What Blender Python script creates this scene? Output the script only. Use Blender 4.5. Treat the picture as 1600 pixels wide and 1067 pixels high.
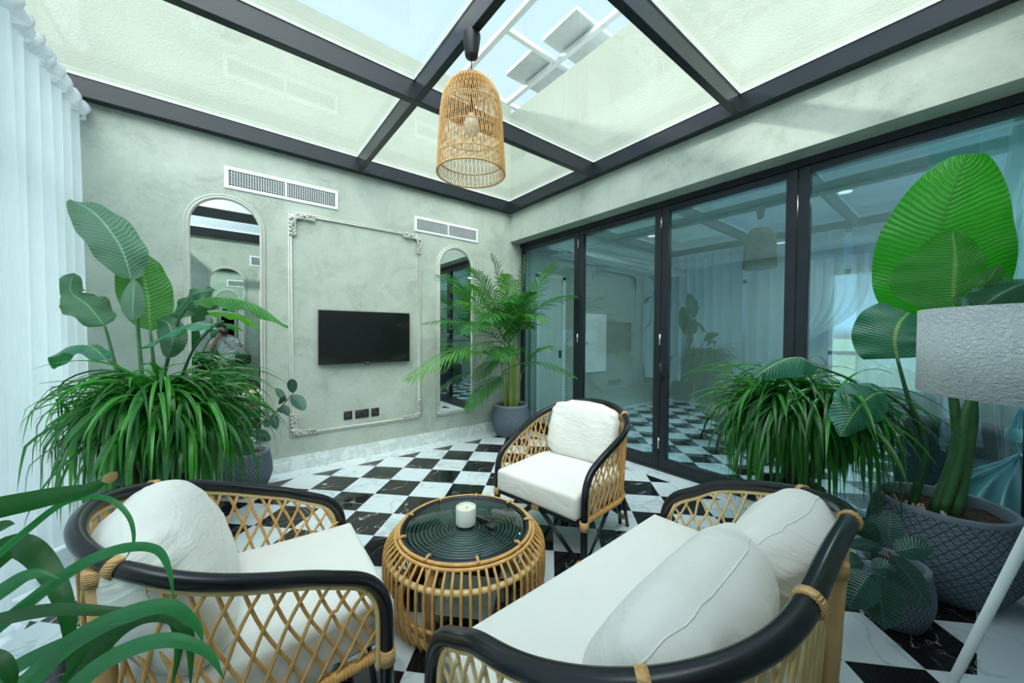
import bpy, math, random
from mathutils import Vector, Matrix
V = Vector
PI = math.pi
for o in list(bpy.data.objects): bpy.data.objects.remove(o)
SC = bpy.context.scene
COL = SC.collection
random.seed(7)

# ------------------------------------------------------------------ camera
CAM = V((-3.235989, -4.17389, 1.37358))
FPX = 564.8087
RX = V((0.786513, -0.617548, 0.005677)).normalized()
UX = V((0.007756, 0.019069, 0.999788)).normalized()
FX = V((0.617525, 0.786302, -0.019788)).normalized()
cd = bpy.data.cameras.new('camera'); cam = bpy.data.objects.new('camera', cd); COL.objects.link(cam)
cd.sensor_fit = 'HORIZONTAL'; cd.sensor_width = 36.0; cd.lens = FPX/1600*36.0
cd.clip_start = 0.02; cd.clip_end = 200
cam.matrix_world = Matrix(((RX.x, UX.x, -FX.x, CAM.x), (RX.y, UX.y, -FX.y, CAM.y), (RX.z, UX.z, -FX.z, CAM.z), (0, 0, 0, 1)))
SC.camera = cam

# ------------------------------------------------------------------ world, sun, exposure
w = bpy.data.worlds.new('sky'); SC.world = w; w.use_nodes = True
nt = w.node_tree; nt.nodes.clear()
out = nt.nodes.new('ShaderNodeOutputWorld'); bg = nt.nodes.new('ShaderNodeBackground')
tc = nt.nodes.new('ShaderNodeTexCoord'); sp = nt.nodes.new('ShaderNodeSeparateXYZ'); cr = nt.nodes.new('ShaderNodeValToRGB')
nt.links.new(tc.outputs['Generated'], sp.inputs[0]); nt.links.new(sp.outputs['Z'], cr.inputs[0])
e = cr.color_ramp.elements
e[0].position = 0.0; e[0].color = (0.40, 0.43, 0.42, 1)
e[1].position = 1.0; e[1].color = (0.55, 0.78, 1.0, 1)
k = e.new(0.02); k.color = (0.62, 0.82, 1.0, 1)
k = e.new(0.35); k.color = (0.68, 0.87, 1.0, 1)
# sky brightened out of view, behind and left, added to light the room
nv = nt.nodes.new('ShaderNodeVectorMath'); nv.operation = 'NORMALIZE'; nt.links.new(tc.outputs['Generated'], nv.inputs[0])
dp = nt.nodes.new('ShaderNodeVectorMath'); dp.operation = 'DOT_PRODUCT'; nt.links.new(nv.outputs[0], dp.inputs[0]); dp.inputs[1].default_value = V((-0.35, -0.55, 0.78)).normalized()
mr = nt.nodes.new('ShaderNodeMapRange'); mr.interpolation_type = 'SMOOTHSTEP'; mr.inputs[1].default_value = 0.62; mr.inputs[2].default_value = 1.0; mr.inputs[3].default_value = 1.0; mr.inputs[4].default_value = 7.0
nt.links.new(dp.outputs['Value'], mr.inputs[0])
ml = nt.nodes.new('ShaderNodeMath'); ml.operation = 'MULTIPLY'; ml.inputs[1].default_value = 1.0; nt.links.new(mr.outputs[0], ml.inputs[0])
hz = nt.nodes.new('ShaderNodeMapRange'); hz.interpolation_type = 'SMOOTHSTEP'; hz.inputs[1].default_value = 0.62; hz.inputs[2].default_value = 0.9; nt.links.new(dp.outputs['Value'], hz.inputs[0])
hm = nt.nodes.new('ShaderNodeMix'); hm.data_type = 'RGBA'; nt.links.new(hz.outputs[0], hm.inputs[0]); nt.links.new(cr.outputs[0], hm.inputs[6]); hm.inputs[7].default_value = (0.88, 0.93, 0.90, 1)
nt.links.new(hm.outputs[2], bg.inputs[0]); nt.links.new(ml.outputs[0], bg.inputs[1])
nt.links.new(bg.outputs[0], out.inputs[0])
sl = bpy.data.lights.new('sun', 'SUN'); sun = bpy.data.objects.new('sun', sl); COL.objects.link(sun)
sl.energy = 3.0; sl.angle = math.radians(3); sl.color = (1.0, 0.97, 0.9)
sun.rotation_euler = V((0.62, -1.0, -0.62)).to_track_quat('-Z', 'Y').to_euler()
SC.view_settings.view_transform = 'Standard'; SC.view_settings.look = 'None'
SC.view_settings.exposure = 0.38; SC.view_settings.gamma = 1.0
SC.view_settings.use_curve_mapping = False

# ------------------------------------------------------------------ positions (metres) from bearings out of the camera
def ray(px, py): return FX + RX*((px-800)/FPX) - UX*((py-533.5)/FPX)
def P(px, py, t): return CAM + ray(px, py)*t
def PX(px, py, x=0.0): d = ray(px, py); return CAM + d*((x-CAM.x)/d.x)
def PY(px, py, y=0.0): d = ray(px, py); return CAM + d*((y-CAM.y)/d.y)
def PZ(px, py, z=0.0): d = ray(px, py); return CAM + d*((z-CAM.z)/d.z)

# ------------------------------------------------------------------ materials
def newmat(name):
    m = bpy.data.materials.new(name); m.use_nodes = True
    return m, m.node_tree.nodes, m.node_tree.links, m.node_tree.nodes['Principled BSDF']
def col(c): return (c[0], c[1], c[2], 1.0)
def noise(n, l, scale, detail=4, coord='Object', rough=0.55, dist=0.0, stretch=None):
    t = n.new('ShaderNodeTexCoord'); x = n.new('ShaderNodeTexNoise')
    x.inputs['Scale'].default_value = scale; x.inputs['Detail'].default_value = detail
    x.inputs['Roughness'].default_value = rough; x.inputs['Distortion'].default_value = dist
    if stretch:
        mp = n.new('ShaderNodeMapping'); mp.inputs['Scale'].default_value = stretch
        l.new(t.outputs[coord], mp.inputs[0]); l.new(mp.outputs[0], x.inputs['Vector'])
    else: l.new(t.outputs[coord], x.inputs['Vector'])
    return x
def ramp(n, l, src, stops):
    r = n.new('ShaderNodeValToRGB'); el = r.color_ramp.elements
    el[0].position = stops[0][0]; el[0].color = col(stops[0][1]); el[1].position = stops[-1][0]; el[1].color = col(stops[-1][1])
    for p_, c_ in stops[1:-1]:
        q = el.new(p_); q.color = col(c_)
    l.new(src, r.inputs[0]); return r
def bump(n, l, src, b, strength=0.3, dist=0.01):
    x = n.new('ShaderNodeBump'); x.inputs['Strength'].default_value = strength; x.inputs['Distance'].default_value = dist
    l.new(src, x.inputs['Height']); l.new(x.outputs[0], b.inputs['Normal']); return x
def mat(name, c, rough=0.5, metal=0.0, c2=None, scale=8, bs=0.0, bscale=None, coat=0.0, spec=None, bdist=0.01, stretch=None, detail=4):
    m, n, l, b = newmat(name)
    b.inputs['Base Color'].default_value = col(c); b.inputs['Roughness'].default_value = rough; b.inputs['Metallic'].default_value = metal
    if coat: b.inputs['Coat Weight'].default_value = coat
    if spec is not None: b.inputs['Specular IOR Level'].default_value = spec
    x = noise(n, l, scale, detail, stretch=stretch)
    r = ramp(n, l, x.outputs['Fac'], [(0.3, c), (0.7, c2 or [v*0.9 for v in c])]); l.new(r.outputs[0], b.inputs['Base Color'])
    if bs:
        y = noise(n, l, bscale or scale*4, 4); bump(n, l, y.outputs['Fac'], b, bs, bdist)
    return m
def wave_bump(m, scale, strength, direction='X', coord='Object', dist=0.003, distort=0.5):
    n, l = m.node_tree.nodes, m.node_tree.links; b = n['Principled BSDF']
    t = n.new('ShaderNodeTexCoord'); x = n.new('ShaderNodeTexWave'); x.bands_direction = direction
    x.inputs['Scale'].default_value = scale; x.inputs['Distortion'].default_value = distort
    l.new(t.outputs[coord], x.inputs['Vector']); bump(n, l, x.outputs['Fac'], b, strength, dist); return m

M = {}
# plaster: mottled sage
m, n, l, b = newmat('sage_plaster')
x = noise(n, l, 3.2, 7, rough=0.65, dist=0.8); y = noise(n, l, 22, 6, rough=0.7, dist=1.5)
ad = n.new('ShaderNodeMath'); ad.operation = 'MULTIPLY_ADD'; ad.inputs[1].default_value = 0.45
l.new(y.outputs['Fac'], ad.inputs[0]); l.new(x.outputs['Fac'], ad.inputs[2])
r = ramp(n, l, ad.outputs[0], [(0.52, (0.31, 0.36, 0.31)), (0.70, (0.40, 0.455, 0.395)), (0.92, (0.46, 0.51, 0.455))])
l.new(r.outputs[0], b.inputs['Base Color']); b.inputs['Roughness'].default_value = 0.5
bump(n, l, y.outputs['Fac'], b, 0.25, 0.004); M['plaster'] = m
M['stucco'] = mat('cream_stucco', (0.39, 0.425, 0.36), 0.9, c2=(0.35, 0.385, 0.32), scale=2, bs=0.5, bscale=60)
M['frame_moulding'] = mat('painted_moulding', (0.44, 0.47, 0.42), 0.4, c2=(0.52, 0.55, 0.49), scale=12)
M['black_metal'] = mat('charcoal_aluminium', (0.012, 0.016, 0.021), 0.33, 0.2, c2=(0.017, 0.022, 0.028), spec=0.5)
M['black_gloss'] = mat('black_lacquered_cane', (0.004, 0.005, 0.008), 0.27, c2=(0.009, 0.010, 0.014), scale=5, stretch=(1, 1, 1), spec=0.45)
M['white_metal'] = mat('white_powder_coat', (0.78, 0.80, 0.80), 0.4, c2=(0.74, 0.77, 0.77))
M['seal'] = mat('pale_glazing_seal', (0.85, 0.9, 0.88), 0.4)
M['dark_hole'] = mat('dark_void', (0.03, 0.035, 0.04), 0.9)
M['grey_metal'] = mat('grey_panel_metal', (0.62, 0.66, 0.66), 0.4, 0.3)
M['rattan'] = mat('honey_rattan', (0.74, 0.44, 0.15), 0.42, c2=(0.56, 0.29, 0.08), scale=30, bs=0.2, bscale=120, bdist=0.002)
M['rattan_pale'] = mat('pale_rattan', (0.76, 0.56, 0.28), 0.42, c2=(0.66, 0.46, 0.2), scale=25, bs=0.15, bscale=120, bdist=0.002)
M['rattan_dark'] = mat('tan_rattan_post', (0.50, 0.29, 0.11), 0.45, c2=(0.62, 0.38, 0.16), scale=9, bs=0.2, bscale=60, bdist=0.002)
M['coil'] = mat('dark_green_lacquered_coil', (0.03, 0.055, 0.055), 0.14, c2=(0.045, 0.075, 0.075), coat=0.6, spec=0.9)
M['binding'] = wave_bump(mat('cane_binding', (0.72, 0.43, 0.17), 0.45, c2=(0.58, 0.33, 0.12), scale=40), 60, 0.8, 'Z')
m = mat('ivory_linen', (0.80, 0.79, 0.74), 0.85, c2=(0.75, 0.745, 0.70), scale=3, bs=0.0)
n, l = m.node_tree.nodes, m.node_tree.links; b = n['Principled BSDF']
y = noise(n, l, 5.0, 3, dist=2.2, rough=0.5); z = noise(n, l, 350, 2)
ad = n.new('ShaderNodeMath'); ad.operation = 'MULTIPLY_ADD'; ad.inputs[1].default_value = 0.12
l.new(z.outputs['Fac'], ad.inputs[0]); l.new(y.outputs['Fac'], ad.inputs[2]); bump(n, l, ad.outputs[0], b, 0.5, 0.012)
b.inputs['Sheen Weight'].default_value = 0.3; M['linen'] = m
m = mat('ivory_pillow_linen', (0.80, 0.79, 0.74), 0.85, c2=(0.74, 0.735, 0.69), scale=3)
n, l = m.node_tree.nodes, m.node_tree.links; b = n['Principled BSDF']
y = noise(n, l, 7.0, 4, dist=2.8, rough=0.45, stretch=(1, 0.35, 2.4)); bump(n, l, y.outputs['Fac'], b, 0.35, 0.015)
b.inputs['Sheen Weight'].default_value = 0.3; wv = noise(n, l, 2.2, 2, dist=3.5, rough=0.4, stretch=(1, 1, 3)); M['pillow'] = m
M['soil'] = mat('potting_soil', (0.03, 0.017, 0.01), 0.95, c2=(0.09, 0.05, 0.03), scale=40, bs=1.0, bscale=70, bdist=0.02)
M['cord'] = mat('black_cord', (0.015, 0.015, 0.02), 0.5)
M['screen'] = mat('tv_screen', (0.006, 0.007, 0.008), 0.12, c2=(0.009, 0.01, 0.011), spec=0.7)
M['silver'] = mat('brushed_silver', (0.55, 0.57, 0.57), 0.3, 0.8)
M['socket'] = mat('black_socket', (0.02, 0.02, 0.022), 0.35)
M['candle_jar'] = mat('white_ceramic_jar', (0.66, 0.70, 0.66), 0.35)
M['wax'] = mat('cream_wax', (0.78, 0.75, 0.60), 0.5)
M['wood_chip'] = mat('bark_chip', (0.42, 0.30, 0.2), 0.8, c2=(0.6, 0.48, 0.36), scale=60)

def potmat(name, c, c2):
    m, n, l, b = newmat(name)
    t = n.new('ShaderNodeTexCoord')
    prev = None
    for ang, s in ((0.62, 30), (-0.5, 26), (1.0, 17), (-0.9, 15)):
        mp = n.new('ShaderNodeMapping'); mp.inputs['Rotation'].default_value = (0, 0, ang); mp.inputs['Scale'].default_value = (1, 1, 1)
        l.new(t.outputs['UV'], mp.inputs[0]); x = n.new('ShaderNodeTexWave'); x.inputs['Scale'].default_value = s/4; x.inputs['Distortion'].default_value = 1.1
        x.inputs['Detail Scale'].default_value = 0.5; x.bands_direction = 'Y'
        l.new(mp.outputs[0], x.inputs['Vector'])
        q = n.new('ShaderNodeMath'); q.operation = 'GREATER_THAN'; q.inputs[1].default_value = 0.965; l.new(x.outputs['Fac'], q.inputs[0])
        if prev:
            a = n.new('ShaderNodeMath'); a.operation = 'MAXIMUM'; l.new(prev.outputs[0], a.inputs[0]); l.new(q.outputs[0], a.inputs[1]); prev = a
        else: prev = q
    mx = n.new('ShaderNodeMix'); mx.data_type = 'RGBA'; mx.inputs[6].default_value = col(c); mx.inputs[7].default_value = col(c2)
    l.new(prev.outputs[0], mx.inputs[0]); l.new(mx.outputs[2], b.inputs['Base Color']); b.inputs['Roughness'].default_value = 0.75
    iv = n.new('ShaderNodeMath'); iv.operation = 'SUBTRACT'; iv.inputs[0].default_value = 1.0; l.new(prev.outputs[0], iv.inputs[1])
    bump(n, l, iv.outputs[0], b, 0.6, 0.006)
    return m
M['pot'] = potmat('scored_slate_pot', (0.15, 0.20, 0.25), (0.03, 0.037, 0.05))
M['pot_plain'] = mat('slate_pot_rim', (0.19, 0.24, 0.29), 0.7, c2=(0.15, 0.19, 0.235), bs=0.2, bscale=90)

def leafmat(name, c, c2, rough=0.38, trans=0.35, veins=26, vein_c=None, gloss=0.5, tcol=None):
    m, n, l, b = newmat(name)
    t = n.new('ShaderNodeTexCoord'); s = n.new('ShaderNodeSeparateXYZ'); l.new(t.outputs['UV'], s.inputs[0])
    # |u-.5| for side veins sweeping forward
    a = n.new('ShaderNodeMath'); a.operation = 'SUBTRACT'; a.inputs[1].default_value = 0.5; l.new(s.outputs[0], a.inputs[0])
    ab = n.new('ShaderNodeMath'); ab.operation = 'ABSOLUTE'; l.new(a.outputs[0], ab.inputs[0])
    mv = n.new('ShaderNodeMath'); mv.operation = 'MULTIPLY_ADD'; mv.inputs[1].default_value = -0.25; l.new(ab.outputs[0], mv.inputs[0]); l.new(s.outputs[1], mv.inputs[2])
    ns = noise(n, l, 3, 2, coord='UV'); mn = n.new('ShaderNodeMath'); mn.operation = 'MULTIPLY_ADD'; mn.inputs[1].default_value = 0.05
    l.new(ns.outputs['Fac'], mn.inputs[0]); l.new(mv.outputs[0], mn.inputs[2])
    sc = n.new('ShaderNodeMath'); sc.operation = 'MULTIPLY'; sc.inputs[1].default_value = veins*2*PI; l.new(mn.outputs[0], sc.inputs[0])
    si = n.new('ShaderNodeMath'); si.operation = 'SINE'; l.new(sc.outputs[0], si.inputs[0])
    sh = n.new('ShaderNodeMath'); sh.operation = 'MULTIPLY_ADD'; sh.inputs[1].default_value = 0.5; sh.inputs[2].default_value = 0.5; l.new(si.outputs[0], sh.inputs[0])
    r = ramp(n, l, sh.outputs[0], [(0.0, c), (0.75, c), (1.0, c2)])
    # midrib
    lt = n.new('ShaderNodeMath'); lt.operation = 'LESS_THAN'; lt.inputs[1].default_value = 0.02; l.new(ab.outputs[0], lt.inputs[0])
    mx = n.new('ShaderNodeMix'); mx.data_type = 'RGBA'; l.new(lt.outputs[0], mx.inputs[0]); l.new(r.outputs[0], mx.inputs[6]); mx.inputs[7].default_value = col(vein_c or [min(1, v*1.8+0.03) for v in c2])
    x2 = noise(n, l, 6, 4); r2 = ramp(n, l, x2.outputs['Fac'], [(0.35, (0.8, 0.8, 0.8)), (0.7, (1.15, 1.1, 1.0))])
    mu = n.new('ShaderNodeMix'); mu.data_type = 'RGBA'; mu.blend_type = 'MULTIPLY'; mu.inputs[0].default_value = 1.0
    l.new(mx.outputs[2], mu.inputs[6]); l.new(r2.outputs[0], mu.inputs[7])
    l.new(mu.outputs[2], b.inputs['Base Color']); b.inputs['Roughness'].default_value = rough; b.inputs['Specular IOR Level'].default_value = gloss
    bump(n, l, sh.outputs[0], b, 0.5, 0.004)
    tr = n.new('ShaderNodeBsdfTranslucent'); tr.inputs[0].default_value = col(tcol or (min(1, c[0]*2.2), min(1, c[1]*2.6), c[2]*0.8))
    ms = n.new('ShaderNodeMixShader'); ms.inputs[0].default_value = trans
    l.new(b.outputs[0], ms.inputs[1]); l.new(tr.outputs[0], ms.inputs[2]); l.new(ms.outputs[0], n['Material Output'].inputs[0])
    return m
M['banana_back'] = leafmat('pale_leaf_underside', (0.09, 0.20, 0.15), (0.14, 0.28, 0.21), 0.5, 0.2)
M['banana_green'] = leafmat('banana_leaf_green', (0.035, 0.16, 0.04), (0.07, 0.25, 0.06), 0.35, 0.4, tcol=(0.15, 0.5, 0.05))
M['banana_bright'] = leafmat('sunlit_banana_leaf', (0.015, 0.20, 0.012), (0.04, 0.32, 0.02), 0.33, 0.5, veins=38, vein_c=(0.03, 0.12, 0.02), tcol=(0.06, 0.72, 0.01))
M['banana_young'] = leafmat('young_banana_leaf', (0.04, 0.25, 0.03), (0.08, 0.36, 0.05), 0.35, 0.45, veins=34, vein_c=(0.25, 0.5, 0.12), tcol=(0.12, 0.7, 0.03))
M['banana_teal'] = leafmat('bluish_banana_leaf', (0.03, 0.17, 0.11), (0.06, 0.28, 0.18), 0.3, 0.2, vein_c=(0.3, 0.5, 0.12))
M['banana_dark'] = leafmat('dark_banana_leaf', (0.02, 0.09, 0.045), (0.04, 0.14, 0.07), 0.35, 0.2)
M['grass'] = leafmat('strap_leaf_green', (0.016, 0.12, 0.016), (0.024, 0.16, 0.022), 0.33, 0.18, veins=1, vein_c=(0.03, 0.16, 0.04), tcol=(0.06, 0.42, 0.04))
M['grass_light'] = leafmat('strap_leaf_light', (0.045, 0.27, 0.025), (0.065, 0.34, 0.035), 0.33, 0.25, veins=1, vein_c=(0.06, 0.3, 0.05), tcol=(0.1, 0.6, 0.06))
M['grass_front'] = leafmat('front_strap_leaf', (0.03, 0.2, 0.075), (0.045, 0.26, 0.1), 0.4, 0.3, veins=1, vein_c=(0.03, 0.17, 0.06), tcol=(0.05, 0.45, 0.09))
M['grass_dark'] = leafmat('front_strap_leaf_dark', (0.012, 0.09, 0.02), (0.02, 0.13, 0.03), 0.4, 0.3, veins=1, vein_c=(0.02, 0.1, 0.02), tcol=(0.02, 0.25, 0.02))
M['dry'] = mat('dry_brown_tip', (0.45, 0.3, 0.1), 0.7, c2=(0.3, 0.2, 0.08))
M['ficus'] = leafmat('rubber_leaf', (0.03, 0.095, 0.08), (0.04, 0.12, 0.10), 0.3, 0.1, veins=14, vein_c=(0.12, 0.22, 0.16), gloss=0.5)
M['ficus_green'] = leafmat('rubber_leaf_green', (0.02, 0.09, 0.03), (0.03, 0.12, 0.04), 0.25, 0.15, veins=14, vein_c=(0.1, 0.2, 0.1), gloss=0.7)
M['palm'] = leafmat('palm_frond_green', (0.014, 0.11, 0.014), (0.02, 0.15, 0.02), 0.4, 0.15, veins=1, vein_c=(0.05, 0.25, 0.05), tcol=(0.08, 0.55, 0.05))
M['palm_light'] = leafmat('palm_frond_light', (0.07, 0.27, 0.03), (0.09, 0.32, 0.04), 0.38, 0.25, veins=1, vein_c=(0.1, 0.3, 0.05), tcol=(0.15, 0.55, 0.04))
M['palm_cane'] = mat('yellow_green_cane', (0.30, 0.36, 0.06), 0.45, c2=(0.14, 0.27, 0.05), scale=5)
M['stem'] = mat('green_petiole', (0.05, 0.16, 0.05), 0.4, c2=(0.09, 0.22, 0.08), scale=12)
M['stem_dark'] = mat('dark_petiole', (0.025, 0.1, 0.04), 0.4, c2=(0.05, 0.14, 0.06), scale=12)
M['twig'] = mat('brown_twig', (0.09, 0.07, 0.04), 0.6, c2=(0.14, 0.12, 0.07), scale=20)

# glass
def glassmat(name, tint, base, rough=0.0, gcol=(1, 1, 1)):
    m = bpy.data.materials.new(name); m.use_nodes = True; n, l = m.node_tree.nodes, m.node_tree.links; n.clear()
    o = n.new('ShaderNodeOutputMaterial'); t = n.new('ShaderNodeBsdfTransparent'); t.inputs[0].default_value = col(tint)
    g = n.new('ShaderNodeBsdfGlossy'); g.inputs['Roughness'].default_value = rough; g.inputs[0].default_value = col(gcol)
    ge = n.new('ShaderNodeNewGeometry'); dt = n.new('ShaderNodeVectorMath'); dt.operation = 'DOT_PRODUCT'; l.new(ge.outputs['Incoming'], dt.inputs[0]); l.new(ge.outputs['Normal'], dt.inputs[1])
    def mm(op, a, b_):
        q = n.new('ShaderNodeMath'); q.operation = op; q.use_clamp = True
        for i, v in enumerate((a, b_)):
            if isinstance(v, (int, float)): q.inputs[i].default_value = v
            elif v is not None: l.new(v, q.inputs[i])
        return q.outputs[0]
    sch = mm('POWER', mm('SUBTRACT', 1.0, mm('ABSOLUTE', dt.outputs['Value'], None)), 5.0)
    fac = mm('ADD', mm('MULTIPLY', sch, 0.9-base), 0.04+base)
    x = n.new('ShaderNodeMixShader'); l.new(fac, x.inputs[0]); l.new(t.outputs[0], x.inputs[1]); l.new(g.outputs[0], x.inputs[2]); l.new(x.outputs[0], o.inputs[0])
    return m
M['roof_glass'] = glassmat('skylight_glass', (0.965, 0.98, 0.98), 0.01, 0.0)
M['door_glass'] = glassmat('tinted_door_glass', (0.76, 0.90, 0.90), 0.045, 0.0, (0.55, 0.85, 1.0))  # blue gloss tint paints in sky reflection; the transmission tint is the glass's own
M['window_glass'] = glassmat('clear_window_glass', (0.9, 0.96, 0.98), 0.0)
M['table_glass'] = glassmat('smoked_table_glass', (0.82, 0.90, 0.88), -0.02, 0.0)
# antique mirror
m, n, l, b = newmat('speckled_mirror'); b.inputs['Metallic'].default_value = 1.0; b.inputs['Roughness'].default_value = 0.0
x = noise(n, l, 160, 3); r = ramp(n, l, x.outputs['Fac'], [(0.35, (0.62, 0.70, 0.66)), (0.6, (0.86, 0.93, 0.90))]); l.new(r.outputs[0], b.inputs['Base Color'])
M['mirror'] = m
# sheer cloth
def sheer(name, c, tfac, dens):
    m = bpy.data.materials.new(name); m.use_nodes = True; n, l = m.node_tree.nodes, m.node_tree.links; n.clear()
    o = n.new('ShaderNodeOutputMaterial'); t = n.new('ShaderNodeBsdfTransparent'); d = n.new('ShaderNodeBsdfDiffuse'); tr = n.new('ShaderNodeBsdfTranslucent')
    x = noise(n, l, 30, 3, stretch=(6, 6, 0.3)); r = ramp(n, l, x.outputs['Fac'], [(0.3, c), (0.7, [v*0.93 for v in c])])
    l.new(r.outputs[0], d.inputs[0]); l.new(r.outputs[0], tr.inputs[0])
    a = n.new('ShaderNodeMixShader'); a.inputs[0].default_value = tfac; l.new(d.outputs[0], a.inputs[1]); l.new(tr.outputs[0], a.inputs[2])
    q = n.new('ShaderNodeMixShader'); q.inputs[0].default_value = dens; l.new(t.outputs[0], q.inputs[1]); l.new(a.outputs[0], q.inputs[2]); l.new(q.outputs[0], o.inputs[0])
    return m
M['curtain'] = sheer('white_voile', (0.86, 0.90, 0.92), 0.5, 0.93)
M['curtain_in'] = sheer('white_inner_voile', (0.80, 0.86, 0.88), 0.5, 0.6)
M['curtain_teal'] = sheer('pale_blue_voile', (0.55, 0.86, 0.92), 0.45, 0.9)

# floor: diagonal black and white marble with plain white border
m, n, l, b = newmat('checker_marble')
def mth(op, a, c=None, c3=None, clamp=False):
    q = n.new('ShaderNodeMath'); q.operation = op; q.use_clamp = clamp
    for i, v in enumerate((a, c, c3)):
        if v is None: continue
        if isinstance(v, (int, float)): q.inputs[i].default_value = v
        else: l.new(v, q.inputs[i])
    return q.outputs[0]
t = n.new('ShaderNodeTexCoord'); s = n.new('ShaderNodeSeparateXYZ'); l.new(t.outputs['Object'], s.inputs[0])
TD = 0.42425; TA = 1.0263
u = mth('DIVIDE', mth('SUBTRACT', s.outputs[0], -2.468), TD); v = mth('DIVIDE', mth('SUBTRACT', -0.379, s.outputs[1]), TD*TA)
A_ = mth('ADD', u, v); B_ = mth('SUBTRACT', u, v)
fa = mth('FLOOR', A_); fb = mth('FLOOR', B_)
par = mth('MODULO', mth('ADD', mth('ADD', fa, fb), 200.0), 2.0)       # 1 = black
def inrange(x, lo, hi): return mth('MULTIPLY', mth('GREATER_THAN', x, lo), mth('LESS_THAN', x, hi))
zone1 = mth('MULTIPLY', inrange(s.outputs[0], -3.987, -0.005), inrange(s.outputs[1], -4.212, -0.228))
zone2 = mth('MULTIPLY', inrange(s.outputs[0], 0.55, 4.1), inrange(s.outputs[1], -5.6, -0.228))
zone = mth('MAXIMUM', zone1, zone2); black = mth('MULTIPLY', par, zone)
# grout
def edge(x): return mth('SUBTRACT', 0.5, mth('ABSOLUTE', mth('SUBTRACT', mth('FRACT', x), 0.5)))
g1 = mth('MULTIPLY', mth('LESS_THAN', mth('MINIMUM', edge(A_), edge(B_)), 0.006), zone)
bx = mth('MULTIPLY', s.outputs[0], 1.25); by = mth('MULTIPLY', s.outputs[1], 1.25)
g2 = mth('MULTIPLY', mth('LESS_THAN', mth('MINIMUM', edge(bx), edge(by)), 0.0022), mth('SUBTRACT', 1.0, zone))
grout = mth('MAXIMUM', g1, g2)
# veins, shifted tile by tile
cx = n.new('ShaderNodeCombineXYZ'); l.new(fa, cx.inputs[0]); l.new(fb, cx.inputs[1]); wn = n.new('ShaderNodeTexWhiteNoise'); l.new(cx.outputs[0], wn.inputs[0])
vs = n.new('ShaderNodeVectorMath'); vs.operation = 'SCALE'; vs.inputs['Scale'].default_value = 9.0; l.new(wn.outputs['Color'], vs.inputs[0])
va = n.new('ShaderNodeVectorMath'); va.operation = 'ADD'; l.new(t.outputs['Object'], va.inputs[0]); l.new(vs.outputs[0], va.inputs[1])
def veins(scale, dist, width, detail=3):
    x = n.new('ShaderNodeTexNoise'); x.inputs['Scale'].default_value = scale; x.inputs['Detail'].default_value = detail; x.inputs['Distortion'].default_value = dist
    l.new(va.outputs[0], x.inputs['Vector']); d = mth('ABSOLUTE', mth('SUBTRACT', x.outputs['Fac'], 0.5))
    return mth('SUBTRACT', 1.0, mth('DIVIDE', d, width), clamp=True)
vb = mth('MULTIPLY', veins(2.2, 1.3, 0.006), mth('ADD', 0.1, veins(5.0, 0.5, 0.12)), clamp=True)
vw = mth('MULTIPLY', veins(2.6, 1.0, 0.03), veins(1.3, 0.5, 0.2))
wh = n.new('ShaderNodeMix'); wh.data_type = 'RGBA'; l.new(vw, wh.inputs[0]); wh.inputs[6].default_value = (0.62, 0.69, 0.72, 1); wh.inputs[7].default_value = (0.42, 0.50, 0.52, 1)
bk = n.new('ShaderNodeMix'); bk.data_type = 'RGBA'; l.new(vb, bk.inputs[0]); bk.inputs[6].default_value = (0.008, 0.008, 0.009, 1); bk.inputs[7].default_value = (0.5, 0.5, 0.48, 1)
m1 = n.new('ShaderNodeMix'); m1.data_type = 'RGBA'; l.new(black, m1.inputs[0]); l.new(wh.outputs[2], m1.inputs[6]); l.new(bk.outputs[2], m1.inputs[7])
m2 = n.new('ShaderNodeMix'); m2.data_type = 'RGBA'; l.new(grout, m2.inputs[0]); l.new(m1.outputs[2], m2.inputs[6]); m2.inputs[7].default_value = (0.55, 0.60, 0.60, 1)
l.new(m2.outputs[2], b.inputs['Base Color']); b.inputs['Roughness'].default_value = 0.09; b.inputs['Specular IOR Level'].default_value = 0.6
M['floor'] = m
m, n, l, b = newmat('white_marble_skirting')
x = noise(n, l, 3, 5, dist=2); r = ramp(n, l, x.outputs['Fac'], [(0.4, (0.72, 0.78, 0.77)), (0.5, (0.55, 0.62, 0.62)), (0.6, (0.72, 0.78, 0.77))])
l.new(r.outputs[0], b.inputs['Base Color']); b.inputs['Roughness'].default_value = 0.15; M['skirting'] = m
M['room_wall'] = mat('inner_room_paint', (0.34, 0.38, 0.34), 0.7, c2=(0.30, 0.34, 0.31), scale=2)
M['room_ceiling'] = mat('inner_room_ceiling', (0.72, 0.76, 0.74), 0.8)
M['dark_fabric'] = mat('charcoal_woven_fabric', (0.045, 0.05, 0.055), 0.9, c2=(0.10, 0.105, 0.11), scale=70, bs=0.6, bscale=200)
M['grey_fabric'] = mat('grey_upholstery', (0.22, 0.21, 0.2), 0.9, c2=(0.30, 0.29, 0.27), scale=70, bs=0.4, bscale=200)
M['dark_wood'] = mat('dark_wood', (0.035, 0.022, 0.015), 0.4, c2=(0.06, 0.035, 0.02), scale=12, stretch=(8, 1, 1))
M['red'] = mat('red_cloth', (0.3, 0.03, 0.025), 0.8)
m = mat('textured_lamp_paper', (0.80, 0.84, 0.84), 0.85, c2=(0.76, 0.80, 0.80), scale=10)
n, l = m.node_tree.nodes, m.node_tree.links; b = n['Principled BSDF']; y = noise(n, l, 150, 3, dist=0.6, stretch=(1, 1, 1.8)); bump(n, l, y.outputs['Fac'], b, 0.9, 0.012); M['shade'] = m
M['skin'] = mat('skin', (0.42, 0.24, 0.17), 0.55, c2=(0.46, 0.27, 0.19)); M['hair'] = mat('dark_hair', (0.02, 0.015, 0.01), 0.6)
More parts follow.
